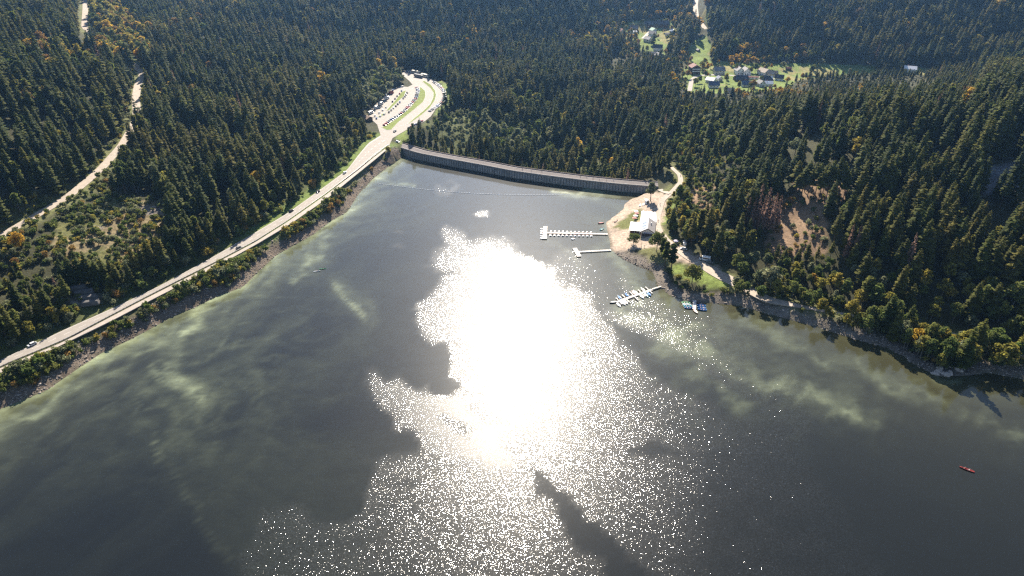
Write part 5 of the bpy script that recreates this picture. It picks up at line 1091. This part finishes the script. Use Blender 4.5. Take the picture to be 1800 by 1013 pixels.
def boat(name, px, py, head, me, m, label, cat, group=None, pos=None, z=.02, seats=(-.8, .5), cover=None, scale=1):
    x, y = pos if pos is not None else spot(px, py); e = empty(name, (x, y, z), head, scale); tag(e, label, cat, group); add('hull', me, e, mat=m)
    for s_ in seats: add('thwart', THW, e, (s_, 0, 0))
    if cover is not None:
        add('cover', COVER, e, mat=cover)
    return e
COVER = fixn(MB().loft([[(x, -.72 * w_, .5), (x, -.3 * w_, .68), (x, .3 * w_, .68), (x, .72 * w_, .5)] for x, w_ in ((-1.7, .8), (-.6, 1), (.6, .95), (1.9, .25))]).mesh('cover', (None,)))
FLOAT_ME = bevel(MB().box(-1.35, 1.35, -.72, -.3, -.12, .3).box(-1.35, 1.35, .3, .72, -.12, .3).mesh('floats', (m_bwhite,)), .1, 2)
BODY_ME = bevel(MB().box(-1.1, 1.2, -.66, .66, .3, .52).box(.45, 1.15, -.5, .5, .52, .78).mesh('shell', (m_bwhite,)), .08, 2)
SEAT_ME = bevel(MB().box(-.25, .25, -.25, .25, 0, .14).box(-.3, -.2, -.25, .25, .1, .5).mesh('seat', (m_bred,)), .03, 1)
def pedalo(px, py, head, label, group):
    x, y = spot(px, py); e = empty('pedal_boat', (x, y, 0), head); tag(e, label, 'pedal boat', group)
    add('floats', FLOAT_ME, e); add('shell', BODY_ME, e)
    for s_ in (-.32, .32): add('seat', SEAT_ME, e, (-.35, s_, .5))
for i in range(11): pedalo(969 + i * 7.0, 408.5 + i * .18, R(95 + random.uniform(-6, 6)), 'white pedal boat moored on the far side of the crowded jetty', 'pedal boats on the far side of the jetty')
for i in range(11): pedalo(967.5 + i * 7.2, 414.3 + i * .12, R(-92 + random.uniform(-6, 6)), 'white pedal boat with red seats on the near side of the crowded jetty', 'pedal boats on the near side of the jetty')
for i in range(5): pedalo(953.2 - i * .1, 403.5 + i * 4.1, R(182 + random.uniform(-5, 5)), 'white and red pedal boat moored at the outer end of the crowded jetty', 'pedal boats at the jetty head')
pedalo(1007.2, 421, R(215), 'white pedal boat pulling away from the crowded jetty', None)
u = (Bq - A) / np.linalg.norm(Bq - A); an0 = math.atan2(u[1], u[0])
def at3(f, side, d): v = np.array((math.cos(an0 + R(78)), math.sin(an0 + R(78)))); return tuple(A + (Bq - A) * f + v * side * d)
for f, sd, m, cv, lb in ((.16, 1, m_bblue, m_cov, 'dinghy under a blue cover at the shore end of the finger jetty'), (.24, 1, m_bteal, m_bwhite, 'pale blue dinghy beside the blue-covered one'), (.19, -1, m_bwhite, None, 'white open dinghy first on the far side of the finger jetty'), (.40, -1, m_bwhite, None, 'white open dinghy second on the far side of the finger jetty'), (.45, -1, m_bwood, m_whc, 'brown dinghy under a white cover on the far side of the finger jetty'),
                         (.64, -1, m_bblue, m_cov, 'blue covered dinghy in the middle of the far side of the finger jetty'), (.84, -1, m_bwhite, m_cov, 'white dinghy under a blue cover near the outer end of the finger jetty'), (.36, 1, m_bwhite, m_whc, 'white covered dinghy on the near side of the finger jetty'),
                         (.80, 1, m_bwhite, None, 'white dinghy on the near side at the outer end, first of three'), (.87, 1, m_bwhite, m_whc, 'white covered dinghy on the near side at the outer end, second of three'), (1.0, 1, m_bwhite, None, 'white dinghy on the near side at the outer end, third of three'), (1.06, -.3, m_bdark, m_whc, 'dark-hulled boat lying across the outer end of the finger jetty')):
    boat('dinghy', 0, 0, an0 + (R(78) if sd > 0 else R(258)) + (R(90) if abs(sd) < 1 else 0), DING, m, lb, 'dinghy', 'dinghies at the finger jetty', pos=at3(f, sd, 3.3), cover=cv)
for i, (px, py, m, lb) in enumerate(((1206, 533.6, m_bgreen, 'green rowing boat, farthest of the left raft of boats'), (1207.5, 536.5, m_bwhite, 'pale rowing boat second in the left raft'), (1209.5, 539.2, m_bteal, 'turquoise rowing boat third in the left raft'), (1211, 542.2, m_bblue, 'deep blue rowing boat nearest in the left raft'),
                                   (1230, 534.5, m_bdark, 'dark rowing boat farthest in the right raft'), (1232.5, 538, m_bblue, 'blue rowing boat second in the right raft'), (1233, 541.6, m_bblue, 'blue rowing boat third in the right raft, bow nudging the stage'), (1234, 545.2, m_cov, 'bright blue rowing boat nearest in the right raft'))):
    boat('rowing_boat', px, py, R(-8) + (math.pi if i > 3 else 0), DING, m, lb, 'rowing boat', 'rowing boats moored below the lawn', scale=1.15)
boat('rowing_boat', 1223, 549, R(-75), DING, m_bwood, 'brown rowing boat alone at the tip of the small landing stage', 'rowing boat', cover=m_whc)
jetty('small grey landing stage between the two rafts of rowing boats', [(Pw(1221, 530), Pw(1220, 545), 2.0)])
boat('rowing_boat', 1056.5, 393, R(8), DING, m_bdark, 'dark rowing boat with a red bundle at the beach edge', 'rowing boat', cover=m_redc)
boat('dinghy', 1058, 404, R(40), HULL, m_bteal, 'small grey-blue dinghy at the foot of the beach', 'dinghy')
for px, py, lb in ((1125, 362, 'white dinghy on the upper beach, left one of two'), (1131, 361, 'white dinghy on the upper beach, right one of two')):
    g = G(px, py); boat('dinghy', 0, 0, R(75), DING, m_bwhite, lb, 'dinghy', pos=g[:2], z=g[2] + .1)
g = G(1083, 389); boat('canoe', 0, 0, R(55), CAN, m_bwood, 'brown canoe lying on the grass strip of the beach', 'canoe', pos=g[:2], z=g[2] + .1)
g = G(1137, 358); e = empty('beach_hut', (g[0], g[1], g[2]), .2); tag(e, 'little white beach hut under the pale tree', 'hut')
add('wall', fixn(gable(MB(), -1.1, 1.1, -1.6, 1.6, -.4, 2.1, 2.8).mesh('wall', (m_white,))), e); add('roof', fixn(MB().loft([[(-1.4, y, 2.0), (0, y, 2.9), (1.4, y, 2.0), (1.4, y, 2.12), (0, y, 3.02), (-1.4, y, 2.12)] for y in (-1.9, 1.9)]).mesh('roof', (m_wroof,))), e); add('door', DOOR_ME, e, (0, -1.63, -.2))

# ---- people: one skinned figure per pose, clothes as close shells
m_skin = mat('skin', (.50, .30, .21), .6); HAIR = [mat('brown_hair', (.06, .035, .02), .7), mat('dark_hair', (.012, .010, .010), .7), mat('grey_hair', (.35, .33, .30), .7)]
CLOTH = {k: mat('cloth_' + k, c, .85) for k, c in dict(red=(.45, .05, .05), blue=(.05, .10, .30), white=(.7, .7, .68), black=(.02, .02, .022), grey=(.2, .2, .21), yellow=(.6, .45, .08), green=(.1, .25, .1)).items()}
def skin_mesh(name, pts, edges, radii):
    me = bpy.data.meshes.new(name); me.from_pydata(pts, edges, []); o = bpy.data.objects.new(name + '_tmp', me); COL.objects.link(o)
    md = o.modifiers.new('skin', 'SKIN'); sv = me.skin_vertices[0].data
    for i, r_ in enumerate(radii): sv[i].radius = (r_, r_) if np.isscalar(r_) else r_
    sv[0].use_root = True; o.modifiers.new('sub', 'SUBSURF').levels = 1
    ev = o.evaluated_get(bpy.context.evaluated_depsgraph_get()); out = bpy.data.meshes.new_from_object(ev); bpy.data.objects.remove(o); out.name = name; return out
def figure(sit=False):
    hz = .95 if not sit else .30
    if not sit: legs = [(.1, .02, .5), (.1, -.02, .08), (.1, .16, .04), (-.1, .1, .5), (-.1, -.12, .10), (-.1, .04, .04)]
    else: legs = [(.11, .42, .40), (.11, .78, .12), (.11, .92, .16), (-.11, .42, .40), (-.11, .78, .12), (-.11, .92, .16)]
    P_ = [(0, 0, hz), (0, 0, hz + .28), (0, 0, hz + .5), (0, .01, hz + .6), (0, .02, hz + .72), (0, .03, hz + .82)] + legs + [(.2, 0, hz + .46), (.27, .03, hz + .2), (.26, .2, hz + .02), (.26, .28, hz), (-.2, 0, hz + .46), (-.27, .03, hz + .2), (-.26, .2, hz + .02), (-.26, .28, hz)]
    E_ = [(0, 1), (1, 2), (2, 3), (3, 4), (4, 5), (0, 6), (6, 7), (7, 8), (0, 9), (9, 10), (10, 11), (2, 12), (12, 13), (13, 14), (14, 15), (2, 16), (16, 17), (17, 18), (18, 19)]
    r_ = [(.15, .11), (.14, .10), (.15, .10), .055, .095, .08, .075, .05, .045, .075, .05, .045, .055, .042, .035, .035, .055, .042, .035, .035]
    body = skin_mesh('body', P_, E_, r_)
    j = [0, 1, 2, 12, 13, 14, 16, 17, 18]; mp = {v: i for i, v in enumerate(j)}
    jk = skin_mesh('jacket', [P_[v] for v in j], [(mp[a], mp[c]) for a, c in E_ if a in mp and c in mp], [tuple(np.array(r_[v] if not np.isscalar(r_[v]) else (r_[v],) * 2) + .018) for v in j])
    k = [0, 6, 7, 9, 10]; mp = {v: i for i, v in enumerate(k)}
    tr = skin_mesh('trousers', [P_[v] for v in k], [(mp[a], mp[c]) for a, c in E_ if a in mp and c in mp], [tuple(np.array(r_[v] if not np.isscalar(r_[v]) else (r_[v],) * 2) + .02) for v in k])
    bm = bmesh.new(); bmesh.ops.create_icosphere(bm, subdivisions=2, radius=.108); bmesh.ops.delete(bm, geom=[v for v in bm.verts if v.co.z < -.03 and v.co.y > -.03], context='VERTS'); hr = bpy.data.meshes.new('hair'); bm.to_mesh(hr); bm.free()
    return body, jk, tr, hr, (0, .0, hz + .80)
FIG = figure(); FIGS = figure(True)
def person(x, y, z, head, jc, tc_, label, sit=False, group=None):
    f = FIGS if sit else FIG; e = empty('person', (x, y, z), head); tag(e, label, 'person', group)
    add('body', f[0], e, mat=m_skin); add('jacket', f[1], e, mat=CLOTH[jc]); add('trousers', f[2], e, mat=CLOTH[tc_]); add('hair', f[3], e, f[4], mat=random.choice(HAIR))
for px, py, hd, a, c, lb in ((1152, 391, 0, 'black', 'grey', 'person in black walking on the path behind the boathouse'), (1153.5, 395, .3, 'blue', 'black', 'person in a blue jacket on the path beside the boathouse'), (1156.5, 391, 2.9, 'red', 'black', 'person in a red jacket on the path beside the boathouse'), (1160, 362, 0, 'black', 'blue', 'person in a dark jacket on the path near the pale tree'),
                             (1163, 414, 2, 'red', 'blue', 'person in red walking down the path past the boathouse'), (1155, 408, 1, 'white', 'grey', 'person in white at the boathouse corner'), (1133, 361, 1, 'yellow', 'blue', 'person in yellow by the white dinghies'), (1212, 462, .5, 'red', 'black', 'person in red standing above the lone round tree'), (1196, 312, 3, 'grey', 'black', 'person in grey on the path above the dam end'), (1127, 434, 1.5, 'black', 'grey', 'person in black on the rocky point, left one of two'), (1132, 437, 2.5, 'blue', 'grey', 'person in blue on the rocky point, right one of two')):
    g = G(px, py); person(g[0], g[1], g[2] + .06, hd, a, c, lb)
for i in range(9):
    k = 66 + i * 2 if i < 6 else 30 + i * 3; p = off(fw, sgn * random.uniform(2.8, 7.2))[k]; a = random.choice(list(CLOTH)); c = random.choice(('black', 'grey', 'blue'))
    person(p[0], p[1], DZ + .05, random.uniform(0, 6.28), a, c, f'person in {a} top and {c} trousers strolling on the dam', group='walkers on the dam')
def crewed(name, px, py, head, me, m, n, label, cat, cloth, who):
    boat(name, px, py, head, me, m, label, cat, seats=()); x, y = spot(px, py)
    for i in range(n):
        d = (i - (n - 1) / 2) * 1.7; person(x + math.cos(head) * d, y + math.sin(head) * d, -.12, head - R(90), cloth[i], 'grey', who[i], True)
crewed('canoe', 1699.5, 826, R(146), CAN, m_bred, 2, 'red canoe with two paddlers on the open dark water at the lower right', 'canoe', ('white', 'red'), ('paddler in a white shirt in the bow of the red canoe', 'paddler in red in the stern of the red canoe'))
crewed('kayak', 557, 477.5, R(12), KAY, m_bwhite, 1, 'white kayak near the left shore, left one of a pair', 'kayak', ('red',), ('paddler in red in the white kayak',))
crewed('kayak', 567.5, 473, R(8), KAY, m_bgreen, 1, 'green kayak near the left shore, right one of a pair', 'kayak', ('black',), ('paddler in black in the green kayak',))

# ---- floating barrier in front of the dam
a, c = Pw(664, 323), Pw(1000, 342.5); e = empty('buoy_line', (a[0], a[1], 0)); tag(e, 'line of white floats strung across the water in front of the dam', 'buoy line')
n = 74; lp = [(a + (c - a) * f + np.array((0, -9 * math.sin(math.pi * f))) - a) for f in np.linspace(0, 1, n)]
mb = MB()
for i in range(n - 1): mb.tube((*lp[i], .03), (*lp[i + 1], .03), .06, k=4)
add('rope', mb.mesh('rope', (m_whc,)), e)
bu = bevel(MB().tube((-.75, 0, .1), (.75, 0, .1), .24, k=10).mesh('float', (m_bwhite,)), .08, 1)
for i in range(0, n, 1): add('float', bu, e, (*lp[i], 0), (0, 0, math.atan2(*(lp[min(i + 1, n - 1)] - lp[max(i - 1, 0)])[::-1])))

# ------------------------------------------------------------------ stones
m_stone = mat('granite', (.20, .17, .145), .9, .2, (.8, .3), bump=(2.5, .4)); m_stone_p = mat('pale_granite', (.36, .31, .27), .9, .2, (.8, .25))
def stone_mesh(seed, sub=1):
    bm = bmesh.new(); bmesh.ops.create_icosphere(bm, subdivisions=sub, radius=1); r_ = random.Random(seed); k = Vector((r_.uniform(.8, 1.3), r_.uniform(.6, 1), r_.uniform(.5, .8)))
    for v in bm.verts: v.co = Vector((v.co.x * k.x, v.co.y * k.y, v.co.z * k.z)) * r_.uniform(.78, 1.15)
    me = bpy.data.meshes.new('stone'); bm.to_mesh(me); bm.free(); return me
K_ST = [stone_mesh(i) for i in range(5)]
rows = []
x, y, z, px, py, dp = cand(1.25, -330, 420, 190, 660)
ll, lr = seg_dist(x, y, LAKE_L), seg_dist(x, y, LAKE_R); sd = lake_sd(x, y); cl = fbm(x / 6, y / 6, 95)
ok = (((ll < 11.5) & (sd > -2.2)) | ((lr < 7.5) & (sd > -1.5) & ((px > 1100) & (py > 440)))) & (rng.random(x.size) < np.where(cl > .48, .8, .4)) & (seg_dist(x, y, fw) > 3)
ok |= anyp(px, py, M_SCREE + M_ROCK) & (rng.random(x.size) < .35)
ok |= inpoly(px, py, [(1075, 444), (1118, 442), (1150, 462), (1150, 480), (1100, 462)]) & (rng.random(x.size) < .5)
for i in np.nonzero(ok)[0]: rows.append((x[i], y[i], z[i] + .05, rr.uniform(0, 6.28), (s_ := rr.uniform(.22, .62) * (1.5 if rr.random() < .12 else 1)), s_, rr.randrange(10)))
scatter('shore_stones', rows, [((K_ST[i % 5], m_stone if i < 8 else m_stone_p),) for i in range(10)], 'grey and tan riprap stones lining the banks of the reservoir')
B2 = [stone_mesh(50 + i, 2) for i in range(4)]
for i in range(16):
    g = G(1632 + random.uniform(0, 62), 647 + random.uniform(0, 14)); e = add('boulder', B2[i % 4], None, (g[0], g[1], g[2] + .1), (random.uniform(-.3, .3), 0, random.uniform(0, 6)), m_stone_p, (random.uniform(.8, 1.9),) * 3); tag(e, 'pale boulder on the little headland of the right shore', 'boulder', 'boulders on the right headland')
for i in range(14):
    g = G(random.choice((238, 270, 285)) + random.uniform(-14, 14), 368 + random.uniform(-10, 16)); e = add('boulder', B2[i % 4], None, (g[0], g[1], g[2]), (0, 0, random.uniform(0, 6)), m_stone, (random.uniform(1.2, 2.6), random.uniform(1.0, 1.8), random.uniform(.6, 1.1))); tag(e, 'grey rock slab showing in the left clearing', 'boulder', 'rock slabs in the left clearing')
for px, py, s in ((118, 508, .62), (132, 503, .7), (147, 500, .74), (162, 499, .7), (176, 500, .64), (190, 498, .6)):  # spruce row added so that its shade falls on the ledge
    solo('spruce_tree', random.choice(K_SPR), m_spr_d, px, py, s * 1.15, s, 'blackish green spruce in the row added behind the stepped stone ledge to shade it', 'tree', 'spruces added to shade the stone ledge')
g = G(152, 527); e = empty('rock_ledge', (g[0], g[1], g[2] - .5), R(18)); tag(e, 'stepped grey stone ledge on the verge above the lakeside road', 'rock ledge')
for i, (dx, dy, l_, h_) in enumerate(((-4, 7, 8, 5.0), (-1, 3.0, 10, 3.8), (.5, -1.4, 11, 2.6), (3, -5.4, 9, 1.4))):
    m_ = bevel(MB().box(-l_ / 2, l_ / 2, -2.2, 2.2, -1, h_, taper=.6).mesh('step', (mat('dark_ledge_stone', (.095, .09, .088), .9, .2, (.7, .4)),)), .4, 2); add('step', m_, e, (dx, dy, 0), (0, 0, random.uniform(-.1, .1)))

# ------------------------------------------------------------------ air
m_haze = bpy.data.materials.new('haze'); m_haze.use_nodes = True; t = m_haze.node_tree
for n in list(t.nodes):
    if n.type == 'BSDF_PRINCIPLED': t.nodes.remove(n)
pv = t.nodes.new('ShaderNodeVolumePrincipled'); pv.inputs['Density'].default_value = .00007; pv.inputs['Color'].default_value = (.28, .55, 1.0, 1); pv.inputs['Anisotropy'].default_value = .75
t.links.new(pv.outputs[0], t.nodes['Material Output'].inputs['Volume'])
zlo = float(min(HG.min(), -40)) - 1; zhi = float(max(HG.max() + 40, CAM_H + 15))
me = MB().box(GX[0] - 2, GX[-1] + 2, GY[0] - 2, GY[-1] + 2, zlo, zhi).mesh('haze', (m_haze,))
tag(add('haze', me), 'thin bluish haze over the valley', kind='stuff')
